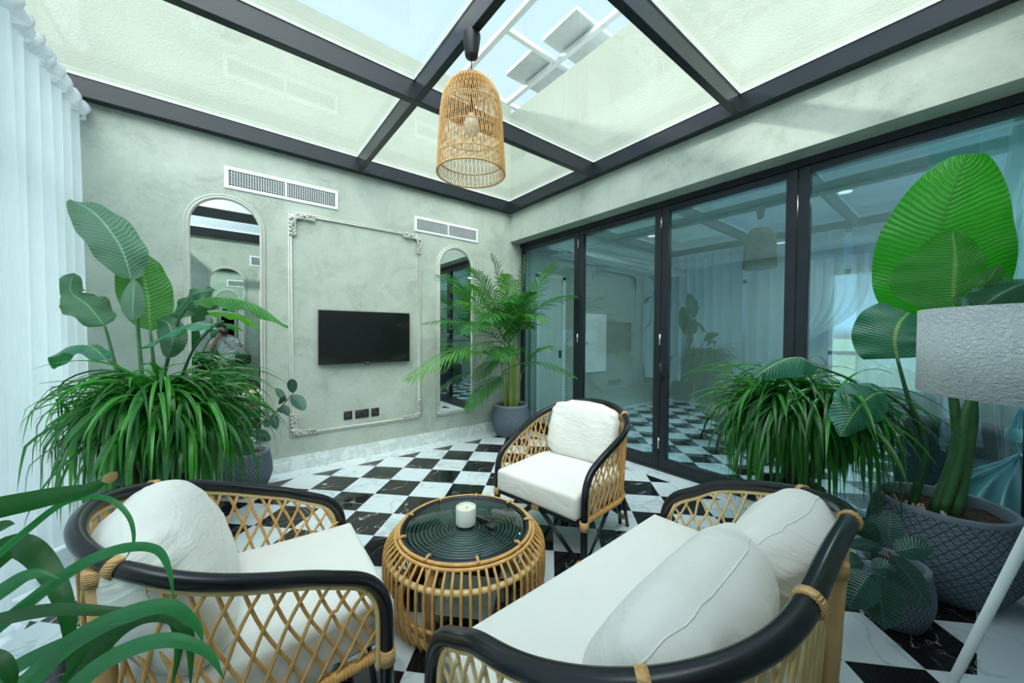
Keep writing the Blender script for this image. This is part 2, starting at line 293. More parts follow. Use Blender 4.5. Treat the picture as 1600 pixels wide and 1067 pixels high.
M['tee'] = mat('white_patterned_tee', (0.75, 0.76, 0.74), 0.85, c2=(0.32, 0.34, 0.36), scale=22); M['trousers'] = mat('grey_trousers', (0.16, 0.16, 0.17), 0.9)
M['bag'] = mat('black_nylon', (0.015, 0.015, 0.016), 0.6)

# ------------------------------------------------------------------ mesh helpers
class MB:
    def __init__(s): s.v = []; s.f = []; s.uv = {}; s.sm = []
    def add(s, vs, fs, uvs=None, smooth=True):
        o = len(s.v); s.v += [tuple(p) for p in vs]
        for i, f in enumerate(fs):
            s.f.append([o+a for a in f]); s.sm.append(smooth)
            if uvs is not None: s.uv[len(s.f)-1] = [uvs[a] for a in f]
        return s
    def box(s, a, b_):
        x0, y0, z0 = a; x1, y1, z1 = b_
        vs = [(x0, y0, z0), (x1, y0, z0), (x1, y1, z0), (x0, y1, z0), (x0, y0, z1), (x1, y0, z1), (x1, y1, z1), (x0, y1, z1)]
        return s.add(vs, [(0, 3, 2, 1), (4, 5, 6, 7), (0, 1, 5, 4), (1, 2, 6, 5), (2, 3, 7, 6), (3, 0, 4, 7)], smooth=False)
    def tube(s, pts, r, seg=8, closed=False, cap=True, flat=1.0):
        pts = [V(p) for p in pts]; N = len(pts)
        if N < 2: return s
        rs = r if isinstance(r, (list, tuple)) else [r]*N
        vs = []; up = V((0, 0, 1)); prev = None
        for i in range(N):
            if closed: t = pts[(i+1) % N]-pts[i-1]
            else: t = pts[min(i+1, N-1)]-pts[max(i-1, 0)]
            if t.length < 1e-9: t = V((0, 0, 1))
            t.normalize()
            if prev is None:
                a = t.cross(up)
                if a.length < 0.05: a = t.cross(V((1, 0, 0)))
            else: a = prev-t*prev.dot(t)
            a.normalize(); prev = a; c = t.cross(a)
            for j in range(seg):
                q = 2*PI*j/seg; vs.append(pts[i]+(a*math.cos(q)+c*math.sin(q)*flat)*rs[i])
        fs = []; R_ = N if closed else N-1
        for i in range(R_):
            for j in range(seg):
                a0 = i*seg+j; a1 = i*seg+(j+1) % seg; b0 = ((i+1) % N)*seg+j; b1 = ((i+1) % N)*seg+(j+1) % seg
                fs.append((a0, a1, b1, b0))
        if cap and not closed:
            fs.append(tuple(range(seg))[::-1]); fs.append(tuple((N-1)*seg+j for j in range(seg)))
        return s.add(vs, fs)
    def lathe(s, prof, cx=0, cy=0, seg=40, cap_bottom=True, cap_top=False):
        vs = []; uv = []
        L = [0]
        for i in range(1, len(prof)): L.append(L[-1]+math.hypot(prof[i][0]-prof[i-1][0], prof[i][1]-prof[i-1][1]))
        for i, (r, z) in enumerate(prof):
            for j in range(seg+1):
                q = 2*PI*j/seg; vs.append((cx+r*math.cos(q), cy+r*math.sin(q), z)); uv.append((j/seg*4.0, L[i]*2.6))
        fs = []
        for i in range(len(prof)-1):
            for j in range(seg): fs.append((i*(seg+1)+j, i*(seg+1)+j+1, (i+1)*(seg+1)+j+1, (i+1)*(seg+1)+j))
        if cap_bottom: fs.append(tuple(range(seg))[::-1])
        if cap_top: fs.append(tuple((len(prof)-1)*(seg+1)+j for j in range(seg)))
        return s.add(vs, fs, uv)
    def grid(s, fn, nu, nv, uvfn=None, closed_u=False):
        vs = []; uv = []
        for i in range(nv+1):
            for j in range(nu+1):
                a, c = j/nu, i/nv; vs.append(fn(a, c)); uv.append((a, c) if not uvfn else uvfn(a, c))
        fs = [(i*(nu+1)+j, i*(nu+1)+j+1, (i+1)*(nu+1)+j+1, (i+1)*(nu+1)+j) for i in range(nv) for j in range(nu)]
        return s.add(vs, fs, uv)
    def build(s, name, m_, parent=None, kind=None):
        me = bpy.data.meshes.new(name); me.from_pydata(s.v, [], s.f); me.validate(clean_customdata=False)
        if s.uv:
            ul = me.uv_layers.new(name='UVMap')
            for p in me.polygons:
                u_ = s.uv.get(p.index)
                if u_ and len(u_) == p.loop_total:
                    for k_, li in enumerate(p.loop_indices): ul.data[li].uv = u_[k_]
        me.polygons.foreach_set('use_smooth', s.sm[:len(me.polygons)] if len(s.sm) >= len(me.polygons) else [True]*len(me.polygons))
        me.materials.append(m_); me.update()
        o = bpy.data.objects.new(name, me); COL.objects.link(o)
        if parent: o.parent = parent
        if kind: o['kind'] = kind
        return o
def empty(name, loc=(0, 0, 0), rz=0):
    o = bpy.data.objects.new(name, None); COL.objects.link(o); o.location = loc; o.rotation_euler = (0, 0, rz); o.empty_display_size = 0.1; return o
def tag(o, label, cat, group=None):
    o['label'] = label; o['category'] = cat
    if group: o['group'] = group
    return o
def struct(o): o['kind'] = 'structure'; return o
def rel(pts, loc): return [V(p)-V(loc) for p in pts]
def bez(pts, n=16):
    pts = [V(p) for p in pts]; o_ = []
    if len(pts) == 2: return [pts[0].lerp(pts[1], i/n) for i in range(n+1)]
    # Catmull-Rom through all points
    q = [pts[0]*2-pts[1]]+pts+[pts[-1]*2-pts[-2]]; K = len(pts)-1
    for i in range(n+1):
        x = i/n*K; k_ = min(int(x), K-1); t_ = x-k_; a, b_, c, d = q[k_:k_+4]
        o_.append(0.5*((2*b_)+(c-a)*t_+(2*a-5*b_+4*c-d)*t_*t_+(3*b_-a-3*c+d)*t_**3))
    return o_
def add_bevel(o, w_=0.004, seg=2):
    md = o.modifiers.new('bevel', 'BEVEL'); md.width = w_; md.segments = seg; md.limit_method = 'ANGLE'; return o

# ================================================================== SETTING
YB = -4.45; XL = -4.28; ZC = 3.114; ZG = 3.268
struct(MB().box((-9, -9, -0.1), (6, 0.3, 0)).build('floor', M['floor']))
# back wall, room side plaster, outside stucco above the roof; unseen left ends lengthened to block sun
struct(MB().box((-7.0, 0.0, 0), (4.6, 0.2, ZG)).build('wall_back', M['plaster']))
struct(MB().box((-7.0, 0.0, ZG), (0.0, 0.2, 4.65)).build('wall_back_parapet', M['stucco']))
w_ = MB(); w_.box((0.0, -7.0, 2.713), (0.36, 0.0, ZG)); struct(w_.build('wall_right', M['plaster']))
struct(MB().box((0.0, -7.0, ZG), (0.3, 0.2, 4.55)).build('wall_right_parapet', M['stucco']))
struct(MB().box((-4.6, YB-0.2, 0), (0.186, YB, ZG)).build('wall_front', M['plaster']))
# left glazed wall
lw = struct(empty('window_1', (XL-0.05, -2.2, 0)))
for y0 in (0.0, -1.48, -2.96, -4.40):
    MB().box((-0.03, y0+2.2-0.05, 0), (0.04, y0+2.2, ZC)).build('window_frame', M['black_metal'], lw, 'structure')
MB().box((-0.03, -2.25, 0), (0.04, 2.2, 0.08)).build('window_sill', M['black_metal'], lw, 'structure')
MB().box((-0.03, -2.25, 2.4), (0.04, 2.2, 2.47)).build('window_transom', M['black_metal'], lw, 'structure')
MB().box((0.0, -2.25, 0.08), (0.01, 2.2, ZC)).build('window_pane', M['window_glass'], lw, 'structure')
struct(MB().box((-9, -12, -0.25), (-4.35, 0.0, -0.02)).build('floor_terrace', M['stucco']))

# baseboard: stepped marble
bb = MB(); bb.box((-4.2, -0.012, 0), (0.18, 0, 0.14)); bb.box((-4.2, -0.018, 0.0), (0.18, -0.002, 0.118)); bb.box((-4.2, -0.024, 0.0), (0.18, -0.002, 0.095))
struct(bb.build('baseboard_back', M['skirting']))
bb = MB(); bb.box((-4.2, YB, 0), (0.18, YB+0.018, 0.13)); struct(bb.build('baseboard_front', M['skirting']))

# glass roof
ceil = struct(empty('ceiling', (-2.1, -2.2, ZC)))
def cbox(name, a, b_, m_): return add_bevel(MB().box(V(a)-V(ceil.location), V(b_)-V(ceil.location)).build(name, m_, ceil, 'structure'), 0.003, 1)
YS = [(-0.081, 0.0), (-1.576, -1.515), (-3.017, -2.965), (YB, YB+0.08)]
XS = [(XL-0.03, XL+0.05), (-2.132, -2.081), (-0.081, 0.0)]
for (a, b2) in YS: cbox('roof_beam', (XL-0.03, a, ZC), (0, b2, ZG-0.004), M['black_metal'])
for (a, b2) in XS: cbox('roof_rafter', (a, YB, ZC+0.001), (b2, 0, ZG-0.003), M['black_metal'])
for i in range(3):
    for j in range(2):
        x0 = XS[j][1]; x1 = XS[j+1][0]; y1 = YS[i][0]; y0 = YS[i+1][1]
        cbox('roof_pane', (x0-0.02, y0-0.02, ZG), (x1+0.02, y1+0.02, ZG+0.012), M['roof_glass'])
        s_ = MB(); o_ = ceil.location; t_ = 0.008; z0, z1 = ZG-0.014, ZG-0.002
        for bx0, bx1, by0, by1 in ((x0, x1, y0, y0+t_), (x0, x1, y1-t_, y1), (x0, x0+t_, y0, y1), (x1-t_, x1, y0, y1)):
            s_.box((bx0-o_.x, by0-o_.y, z0-o_.z), (bx1-o_.x, by1-o_.y, z1-o_.z))
        s_.build('glazing_seal', M['seal'], ceil, 'structure')

# folding glass doors on the right
DX0, DX1 = 0.186, 0.256
struct(MB().box((DX0, YB-0.3, 2.655), (DX1+0.02, 0, 2.713)).build('trim_1', M['black_metal']))
struct(MB().box((DX0-0.002, YB-0.3, 0.0), (DX1+0.02, 0, 0.03)).build('trim_2', M['black_metal']))
panels = [(-0.02, -1.135), (-1.14, -2.228), (-2.233, -3.328), (-3.333, -4.43)]
for i, (ya, yb) in enumerate(panels):
    d = struct(empty('door_%d' % (i+1), (DX0, ya, 0)))
    fr = MB(); H0, H1 = 0.03, 2.652; W_ = yb-ya
    sw = 0.072; hw = 0.10
    if i == 0: fr.box((0.005, -0.045, H0), (0.06, 0, H1))
    else: fr.box((0.005, -sw, H0), (0.06, 0, H1))
    l0 = -0.045 if i == 0 else -sw
    fr.box((0.005, W_, H0), (0.06, W_+sw, H1)); fr.box((0.005, W_+sw, H0), (0.06, l0, H0+hw)); fr.box((0.005, W_+sw, H1-0.05), (0.06, l0, H1))
    add_bevel(fr.build('door_frame', M['black_metal'], d, 'structure'), 0.004, 2)
    MB().box((0.03, W_+sw-0.01, H0+hw-0.01), (0.038, l0+0.01, H1-0.04)).build('door_pane', M['door_glass'], d, 'structure')
    if i in (1, 2):
        for hz in (0.28, 1.33, 2.5):
            MB().tube([(-0.004, 0.002, hz-0.055), (-0.004, 0.002, hz+0.055)], 0.009, 10).build('hinge', M['silver'], d, 'structure')
    if i == 2:
        h = MB(); h.tube([(0.0, -0.035, 0.95), (-0.04, -0.035, 0.95), (-0.05, -0.035, 0.96), (-0.05, -0.035, 1.10)], 0.008, 8); h.build('door_handle', M['black_metal'], d, 'structure')

# ------------------------------------------------------------------ inner room behind the doors
struct(MB().box((0.36, -0.06, 0.0), (4.3, 0.0, 2.75)).build('wall_inner_back', M['room_wall']))
ic = MB(); ic.box((0.36, -6.2, 2.75), (4.5, 0, 2.9)); ic.box((0.36, -6.2, 2.62), (0.75, 0, 2.75)); ic.box((0.36, -0.40, 2.62), (4.3, -0.06, 2.75)); ic.box((0.36, -0.46, 2.60), (4.3, -0.40, 2.66))
ic.box((0.75, -6.2, 2.60), (0.81, 0, 2.66)); struct(ic.build('ceiling_inner', M['room_ceiling']))
struct(MB().box((0.3, -6.4, 0), (4.5, -6.2, 2.9)).build('wall_inner_front', M['room_wall']))
fw = MB(); fw.box((4.3, -2.75, 0), (4.5, 0, 2.9)); fw.box((4.3, -6.2, 2.35), (4.5, -2.75, 2.9)); fw.box((4.3, -6.2, 0), (4.5, -2.75, 0.6)); struct(fw.build('wall_inner_far', M['room_wall']))
w2 = struct(empty('window_2', (4.3, -4.4, 0.6)))
for yy in (-1.78, -0.6, 0.6, 1.6): MB().box((0.02, yy, 0), (0.08, yy+0.06, 1.75)).build('window_frame', M['white_metal'], w2, 'structure')
MB().box((0.02, -1.8, 0.48), (0.08, 1.65, 0.54)).build('window_transom', M['white_metal'], w2, 'structure')
MB().box((0.045, -1.8, 0), (0.05, 1.65, 1.75)).build('window_pane', M['window_glass'], w2, 'structure')
struct(MB().box((4.5, -9, -0.25), (12, 0.0, -0.02)).build('floor_balcony', M['stucco']))
struct(MB().box((9.5, -12, 0), (9.7, 3, 1.3)).build('wall_neighbour', M['stucco']))
# inner door, panel, sockets
d = struct(empty('door_5', (0.50, -0.06, 0)))
MB().box((0.0, -0.02, 0), (0.50, 0.0, 2.25)).build('door_leaf', mat('pale_grey_door', (0.56, 0.62, 0.60), 0.5), d, 'structure')
dd = MB(); dd.box((-0.05, -0.035, 0), (0.0, 0, 2.3)); dd.box((0.5, -0.035, 0), (0.57, 0, 2.3)); dd.box((-0.05, -0.035, 2.25), (0.57, 0, 2.32)); dd.build('door_frame', M['room_ceiling'], d, 'structure')
MB().box((0.44, -0.05, 1.0), (0.46, -0.02, 1.12)).build('door_handle', M['black_metal'], d, 'structure')
bx = empty('distribution_panel', (1.86, -0.06, 0.72)); tag(bx, 'tall pale flat wall panel behind the folding glass doors', 'panel')
add_bevel(MB().box((-0.28, -0.03, 0), (0.28, 0, 1.02)).build('panel_door', M['white_metal'], bx), 0.004)
MB().box((-0.27, -0.036, 0.48), (-0.25, -0.03, 0.53)).build('panel_latch', M['socket'], bx)

for i, (lx, ly) in enumerate(((1.4, -1.4), (1.4, -3.4), (1.4, -5.2), (3.2, -2.4))):  # fill lamps added to brighten the inner room; only one fitting faintly seen
    o = empty('recessed_light', (lx, ly, 2.75)); tag(o, ['round recessed ceiling light in the inner room, nearest the inner back wall', 'round recessed ceiling light in the inner room above the grey armchair', 'round recessed ceiling light in the inner room above the dark sofa', 'round recessed ceiling light in the inner room, farthest from the glass doors'][i], 'ceiling light', 'recessed lights in the inner room')
    MB().lathe([(0.05, -0.001), (0.065, -0.006), (0.065, 0.0)], seg=24, cap_bottom=False).build('bezel', M['white_metal'], o)
    em = bpy.data.materials.get('lit_diffuser')
    if not em:
        em = bpy.data.materials.new('lit_diffuser'); em.use_nodes = True; em.node_tree.nodes['Principled BSDF'].inputs['Emission Color'].default_value = (1, 0.98, 0.92, 1); em.node_tree.nodes['Principled BSDF'].inputs['Emission Strength'].default_value = 0.7
    MB().lathe([(0.0005, -0.003), (0.052, -0.003)], seg=24, cap_bottom=False).build('diffuser', em, o)
    la = bpy.data.lights.new('recessed_lamp', 'AREA'); la.shape = 'DISK'; la.size = 0.1; la.energy = 10; lo_ = bpy.data.objects.new('recessed_lamp', la); COL.objects.link(lo_); lo_.parent = o; lo_.location = (0, 0, -0.012)
# ------------------------------------------------------------------ curtains
def curtain(name, x, y0, y1, z0, z1, amp, wl, m_, header=True, seed=0, along='y', tie=None, fade=None):
    rd = random.Random(seed); L_ = abs(y1-y0); nf = max(3, int(L_/wl)); ph = [rd.uniform(-0.5, 0.5) for _ in range(nf+2)]; am = [rd.uniform(0.6, 1.3) for _ in range(nf+2)]
    nu = nf*10; nv = 26
    root = empty(name, (x, (y0+y1)/2, z0) if along == 'y' else ((y0+y1)/2, x, z0))
    def f(a, c, zz0=z0, zz1=z1, extra=0.0, hz=False):
        z = zz0+(zz1-zz0)*c; s_ = y0+(y1-y0)*a
        k_ = a*nf; i_ = int(min(k_, nf-1)); off = math.sin(2*PI*k_+ph[i_]*0.4)*amp*(am[i_]*(1-(k_-i_))+am[i_+1]*(k_-i_))
        off *= (0.5+0.5*(1-c)**0.7) if not hz else 0.6; off += 0.35*amp*math.sin(2*PI*k_*0.37+ph[0])*(1-c)
        off += math.sin(2*PI*k_*2.3+ph[i_])*amp*0.18*(1-c)
        if hz: off += math.sin(2*PI*k_*3.1+c*5)*amp*0.35+extra*math.sin(c*PI)
        s_ += math.sin(2*PI*k_+1.3)*amp*0.35
        if tie:
            tz, tp, tw = tie; q = math.exp(-((z-tz)/0.55)**2) if z > tz else math.exp(-((z-tz)/0.28)**2)
            s_ = s_*(1-q)+(tp+(a-0.5)*tw)*q
        p_ = (x+off, s_, z) if along == 'y' else (s_, x+off, z)
        return V(p_)-root.location
    MB().grid(f, nu, nv).build('cloth', m_, root)
    if header:
        MB().grid(lambda a, c: f(a, c, z1-0.10, z1+0.035, 0.02, True)+(V((0.02, 0, 0)) if along == 'y' else V((0, 0.02, 0))), nu*2, 5).build('gathered_heading', m_, root)
    return root
c1 = curtain('sheer_curtain', -4.12, -0.03, -1.45, 0.02, 3.06, 0.048, 0.17, M['curtain'], seed=3); tag(c1, 'white sheer curtain on the left glazed wall, nearest the back corner', 'curtain')
c2 = curtain('sheer_curtain', -4.10, -1.52, -2.90, 0.02, 3.06, 0.055, 0.19, M['curtain'], seed=5); tag(c2, 'white sheer curtain at the left edge, behind the strap-leaved plant in front', 'curtain')
c3 = curtain('sheer_curtain', -4.12, -2.98, -4.38, 0.02, 3.06, 0.042, 0.17, M['curtain'], seed=8); tag(c3, 'white sheer curtain on the left glazed wall, seen only reflected in the door glass', 'curtain')
rod = MB().tube([(-4.16, -0.02, 3.055), (-4.16, -4.42, 3.055)], 0.011, 8).build('curtain_rod', M['black_metal']); tag(rod, 'dark curtain rod under the left edge beam', 'curtain rod')
c4 = curtain('tied_curtain', 0.42, -3.98, -4.75, 0.02, 2.62, 0.035, 0.10, M['curtain_teal'], seed=11, tie=(0.78, -4.36, 0.10), header=False)
tag(c4, 'pale blue tied-back sheer curtain behind the door glass by the big pot', 'curtain')
MB().tube([(0.0, 0.0, 0.0)]+[(0.0, 0.0, 0.001)], 0.001, 4)
tb = MB().lathe([(0.045, 0.74), (0.058, 0.76), (0.058, 0.80), (0.045, 0.82)], 0, 0, 20); tbo = tb.build('tie_band', M['curtain_teal'], c4); tbo.location = (0, 0.005, 0)
c5 = curtain('inner_sheer_curtain', 4.18, -2.2, -3.25, 0.02, 2.6, 0.04, 0.12, M['curtain_in'], seed=12, tie=(1.0, -2.35, 0.14), header=False); tag(c5, 'grey-white draped sheer left of the bright far window', 'curtain')
c6 = curtain('inner_sheer_curtain', 4.22, -3.1, -6.0, 0.02, 2.6, 0.03, 0.14, M['curtain_in'], seed=13, header=False); tag(c6, 'thin translucent sheer hanging across the bright far window', 'curtain')

# ------------------------------------------------------------------ inner room furniture
sf = empty('dark_sofa', (0.95, -5.0, 0)); tag(sf, 'dark charcoal woven sofa behind the door glass, next to the big plant pot', 'sofa')
def rbox(name, a, b_, m_, parent, bev=0.04, seg=4):
    o = MB().box(a, b_).build(name, m_, parent); add_bevel(o, bev, seg)
    for p_ in o.data.polygons: p_.use_smooth = True
    return o
rbox('back_rest', (-0.40, -1.1, 0.14), (-0.16, 1.12, 0.80), M['dark_fabric'], sf, 0.05); rbox('seat', (-0.18, -1.0, 0.12), (0.5, 1.0, 0.44), M['dark_fabric'], sf, 0.05)
rbox('arm', (-0.36, 0.98, 0.13), (0.5, 1.16, 0.62), M['dark_fabric'], sf, 0.04); rbox('arm', (-0.36, -1.16, 0.13), (0.5, -0.98, 0.62), M['dark_fabric'], sf, 0.04)
for sx, sy in ((-0.3, 1.05), (0.42, 1.05), (-0.3, -1.05), (0.42, -1.05)): MB().tube([(sx, sy, 0), (sx, sy, 0.14)], [0.014, 0.022], 8).build('leg', M['dark_wood'], sf)
ac = empty('upholstered_armchair', (1.75, -2.35, 0), 0.7); tag(ac, 'grey upholstered armchair with dark wooden legs behind the glass doors', 'armchair')
bkm = MB()
def shell(a, c):
    q = (a-0.5)*PI*1.25; r_ = 0.33+0.05*c
    return V((math.sin(q)*r_, -math.cos(q)*r_*1.0, 0.34+c*(0.30+0.20*math.cos(q)**2)))
bkm.grid(shell, 28, 8); bo = bkm.build('backrest', M['grey_fabric'], ac); sd = bo.modifiers.new('thick', 'SOLIDIFY'); sd.thickness = 0.06
rbox('seat', (-0.29, -0.27, 0.33), (0.29, 0.33, 0.46), M['grey_fabric'], ac, 0.05); rbox('throw', (-0.2, -0.42, 0.70), (0.12, -0.30, 0.86), M['red'], ac, 0.03)
for sx, sy in ((-1, 1), (1, 1), (-1, -1), (1, -1)): MB().tube([(sx*0.22, sy*0.22, 0.33), (sx*0.3, sy*0.3, 0.0)], [0.02, 0.011], 8).build('leg', M['dark_wood'], ac)
# ================================================================== WALL FITTINGS
def arch_pts(w, h0, h1, n=20):
    pts = [(-w, h0), (w, h0)]; zc = h1-w
    for i in range(n+1): q = PI*i/n; pts.append((w*math.cos(q), zc+w*math.sin(q)))
    return pts
def sweep_profile(path, prof, closed=True):
    """path: (x,z) loop in a wall plane; prof: (out, y) offsets"""
    N = len(path); vs = []; K = len(prof)
    for i in range(N):
        a = V(path[i-1]) if closed or i else V(path[i]); c = V(path[(i+1) % N]) if closed or i < N-1 else V(path[i]); p0 = V(path[i])
        d0 = (p0-a); d1 = (c-p0)
        if d0.length < 1e-9: d0 = d1
        if d1.length < 1e-9: d1 = d0
        d0.normalize(); d1.normalize(); n0 = V((d0.y, -d0.x)); n1 = V((d1.y, -d1.x)); nn = n0+n1
        nn = nn/max(0.3, (nn.length**2)/2) if nn.length > 1e-6 else n0
        for (o_, y_) in prof: q = p0+nn*o_; vs.append((q.x, y_, q.y))
    fs = [(i*K+j, i*K+j+1, ((i+1) % N)*K+j+1, ((i+1) % N)*K+j) for i in range(N if closed else N-1) for j in range(K-1)]
    return vs, fs
PROF = [(0.045, 0.0), (0.045, -0.014), (0.036, -0.020), (0.030, -0.012), (0.026, -0.012), (0.020, -0.026), (0.010, -0.028), (0.004, -0.016), (0.0, -0.016), (0.0, 0.0)]
PROF2 = [(0.036, 0.0), (0.036, -0.010), (0.030, -0.014), (0.025, -0.008), (0.020, -0.008), (0.014, -0.020), (0.006, -0.020), (0.0, -0.010), (0.0, 0.0)]
def ornament(sx, sz, parent, loc, size=1.0, m_=None):
    """rococo corner: scrolled stems and shells, relief in the wall plane"""
    b_ = MB()
    def sc(pts, r): b_.tube([V((sx*p[0]*size, p[2]*size if len(p) > 2 else -0.014*size, sz*p[1]*size)) for p in pts], r, 6)
    for (L_, ax) in ((0.17, 0), (0.17, 1)):
        pts = []; 
        for i in range(22):
            t_ = i/21; a = t_*L_; wob = 0.014*math.sin(t_*PI*3)+0.02*(1-t_)
            pts.append((a, -wob-0.004) if ax == 0 else (-wob-0.004+0.0, a) )
        pts = [(p[0]-0.0, -p[1]) if ax == 0 else (-p[0], p[1]) for p in pts]
        sc(pts, [0.012*size*(1-0.6*i/21) for i in range(22)])
        for kx in range(5):
            t0 = 0.03+kx*0.03; sp_ = []
            for i in range(10):
                q = i/9*PI*1.7; rr = 0.016*(1-i/13); cx_, cz_ = (t0+rr*math.cos(q), 0.018+rr*math.sin(q)) if ax == 0 else (0.018+rr*math.sin(q), t0+rr*math.cos(q)); sp_.append((cx_, cz_, -0.018))
            sc(sp_, [0.006*size*(1-0.6*i/9) for i in range(10)])
            q0 = (t0, -0.012) if ax == 0 else (-0.012, t0); q1 = (t0+0.02, -0.002) if ax == 0 else (-0.002, t0+0.02); sc([q0, q1], 0.006*size)
    for i in range(7):
        q = PI*0.25+(i-3)*0.32; sc([(0.008, 0.008), (0.008+0.042*math.cos(q), 0.008+0.042*math.sin(q))], [0.004*size, 0.009*size])
    o = b_.build('corner_ornament', m_ or M['frame_moulding'], parent); o.location = loc; return o
def arched_mirror(x, zb, zt, hw, label, wall_y=0.0, flip=1, orn=True):
    root = empty('arched_mirror', (x, wall_y, zb), 0 if flip == 1 else PI); tag(root, label, 'mirror')
    h = zt-zb; path = arch_pts(hw-0.045, 0.045, h-0.045, 28)
    vs, fs = sweep_profile(path, PROF); fo = MB().add(vs, fs).build('frame', M['frame_moulding'], root)
    inn = arch_pts(hw-0.043, 0.046, h-0.043, 28); MB().add([(p[0], -0.006, p[1]) for p in inn], [tuple(range(len(inn)))], smooth=False).build('mirror_glass', M['mirror'], root)
    if orn:
        ornament(1, 1, fo, (-hw+0.012, -0.008, 0.012)); ornament(-1, 1, fo, (hw-0.012, -0.008, 0.012))
    return root
arched_mirror(-3.241, 0.345, 2.612, 0.29, 'tall arched mirror in a moulded frame left of the television')
arched_mirror(-0.895, 0.33, 2.517, 0.275, 'tall arched mirror in a moulded frame behind the palm, right of the television')
arched_mirror(-3.241, 0.345, 2.612, 0.29, 'tall arched mirror on the wall behind the camera, seen only inside the left arched mirror', YB, -1)
def moulding(x0, x1, z0, z1, label, y=0.0, rz=0):
    root = empty('wall_moulding', ((x0+x1)/2, y, z0), rz); tag(root, label, 'wall moulding'); hw = (x1-x0)/2-0.036; h = z1-z0
    vs, fs = sweep_profile([(-hw, 0.036), (hw, 0.036), (hw, h-0.036), (-hw, h-0.036)], PROF2); fo = MB().add(vs, fs).build('frame', M['frame_moulding'], root)
    for sx in (1, -1):
        for sz in (1, -1): ornament(sx, sz, fo, (-sx*(hw+0.012), -0.006, 0.026 if sz == 1 else h-0.026), 1.25)
    return root
moulding(-2.765, -1.375, 0.335, 2.575, 'rectangular moulded panel with scrolled corners framing the television')
moulding(-2.765, -1.375, 0.335, 2.575, 'moulded panel with scrolled corners on the wall behind the camera, seen only in the mirror', YB, PI)
def vent(x0, x1, z0, z1, label, y=0.0, rz=0):
    root = empty('air_vent', ((x0+x1)/2, y, z0), rz); tag(root, label, 'air vent', 'wall vents'); w_ = (x1-x0)/2; h = z1-z0; b_ = 0.032
    vs, fs = sweep_profile([(-w_+b_, b_), (w_-b_, b_), (w_-b_, h-b_), (-w_+b_, h-b_)], [(b_, 0.0), (b_, -0.008), (b_-0.006, -0.012), (0.002, -0.012), (0, -0.004), (0, 0.0)]); MB().add(vs, fs, smooth=False).build('frame', M['white_metal'], root)
    MB().box((-w_+b_, -0.002, b_), (w_-b_, 0.0, h-b_)).build('duct_opening', M['dark_hole'], root)  # dark sheet painted in for the shade inside the duct
    g = MB(); n_ = 44
    for i in range(1, n_): xx = -w_+b_+(2*w_-2*b_)*i/n_; g.box((xx-0.0025, -0.010, b_), (xx+0.0025, -0.003, h-b_))
    for i in range(1, 8): zz = b_+(h-2*b_)*i/8; g.box((-w_+b_, -0.0085, zz-0.002), (w_-b_, -0.004, zz+0.002))
    g.build('grille', M['grey_metal'], root); MB().box((-0.008, -0.0125, b_), (0.008, -0.003, h-b_)).build('divider', M['white_metal'], root)
vent(-3.252, -2.309, 2.675, 2.873, 'white grille vent above the arched mirror left of the television')
vent(-1.463, -0.560, 2.607, 2.793, 'white grille vent above the arched mirror behind the palm')
vent(-2.9, -2.0, 2.66, 2.86, 'white grille vent on the wall behind the camera, seen only in the mirror', YB, PI)
# television
tv = empty('television', (-2.031, 0, 1.047)); tag(tv, 'black flat-screen television mounted inside the moulded panel', 'television')
rbox('housing', (-0.43, -0.052, 0.06), (0.43, -0.012, 0.50), M['socket'], tv, 0.01, 2); rbox('bezel', (-0.484, -0.066, 0.0), (0.484, -0.045, 0.568), M['socket'], tv, 0.004, 2)
MB().box((-0.476, -0.0675, 0.016), (0.476, -0.0655, 0.561)).build('screen', M['screen'], tv); MB().box((-0.484, -0.0672, 0.565), (0.484, -0.064, 0.5695)).build('edge_trim', M['silver'], tv)
MB().box((-0.02, -0.069, 0.003), (0.02, -0.0655, 0.012)).build('maker_badge', M['silver'], tv); MB().box((-0.03, -0.066, -0.011), (0.03, -0.05, 0.0)).build('sensor_tab', M['socket'], tv)
MB().box((-0.15, -0.014, 0.15), (0.15, 0.0, 0.4)).build('wall_bracket', M['black_metal'], tv)
def socket(x, w_, label, pins):
    o = empty('wall_socket', (x, 0, 0.438)); tag(o, label, 'socket', 'black sockets under the television'); rbox('plate', (-w_/2, -0.009, 0), (w_/2, 0, 0.092), M['socket'], o, 0.002, 1)
    g = MB()
    for px_ in pins:
        for dx, dz in ((0, 0.058), (-0.011, 0.04), (0.011, 0.04)): g.box((px_+dx-0.003, -0.0100, dz-0.004), (px_+dx+0.003, -0.0088, dz+0.004))
    g.build('pin_holes', M['silver'], o); return o
socket(-2.219, 0.086, 'square black wall socket, leftmost of three under the television', [0]); socket(-2.072, 0.145, 'wide black double wall socket, middle of three under the television', [-0.035, 0.035]); socket(-1.93, 0.086, 'square black wall socket, rightmost of three under the television', [0])

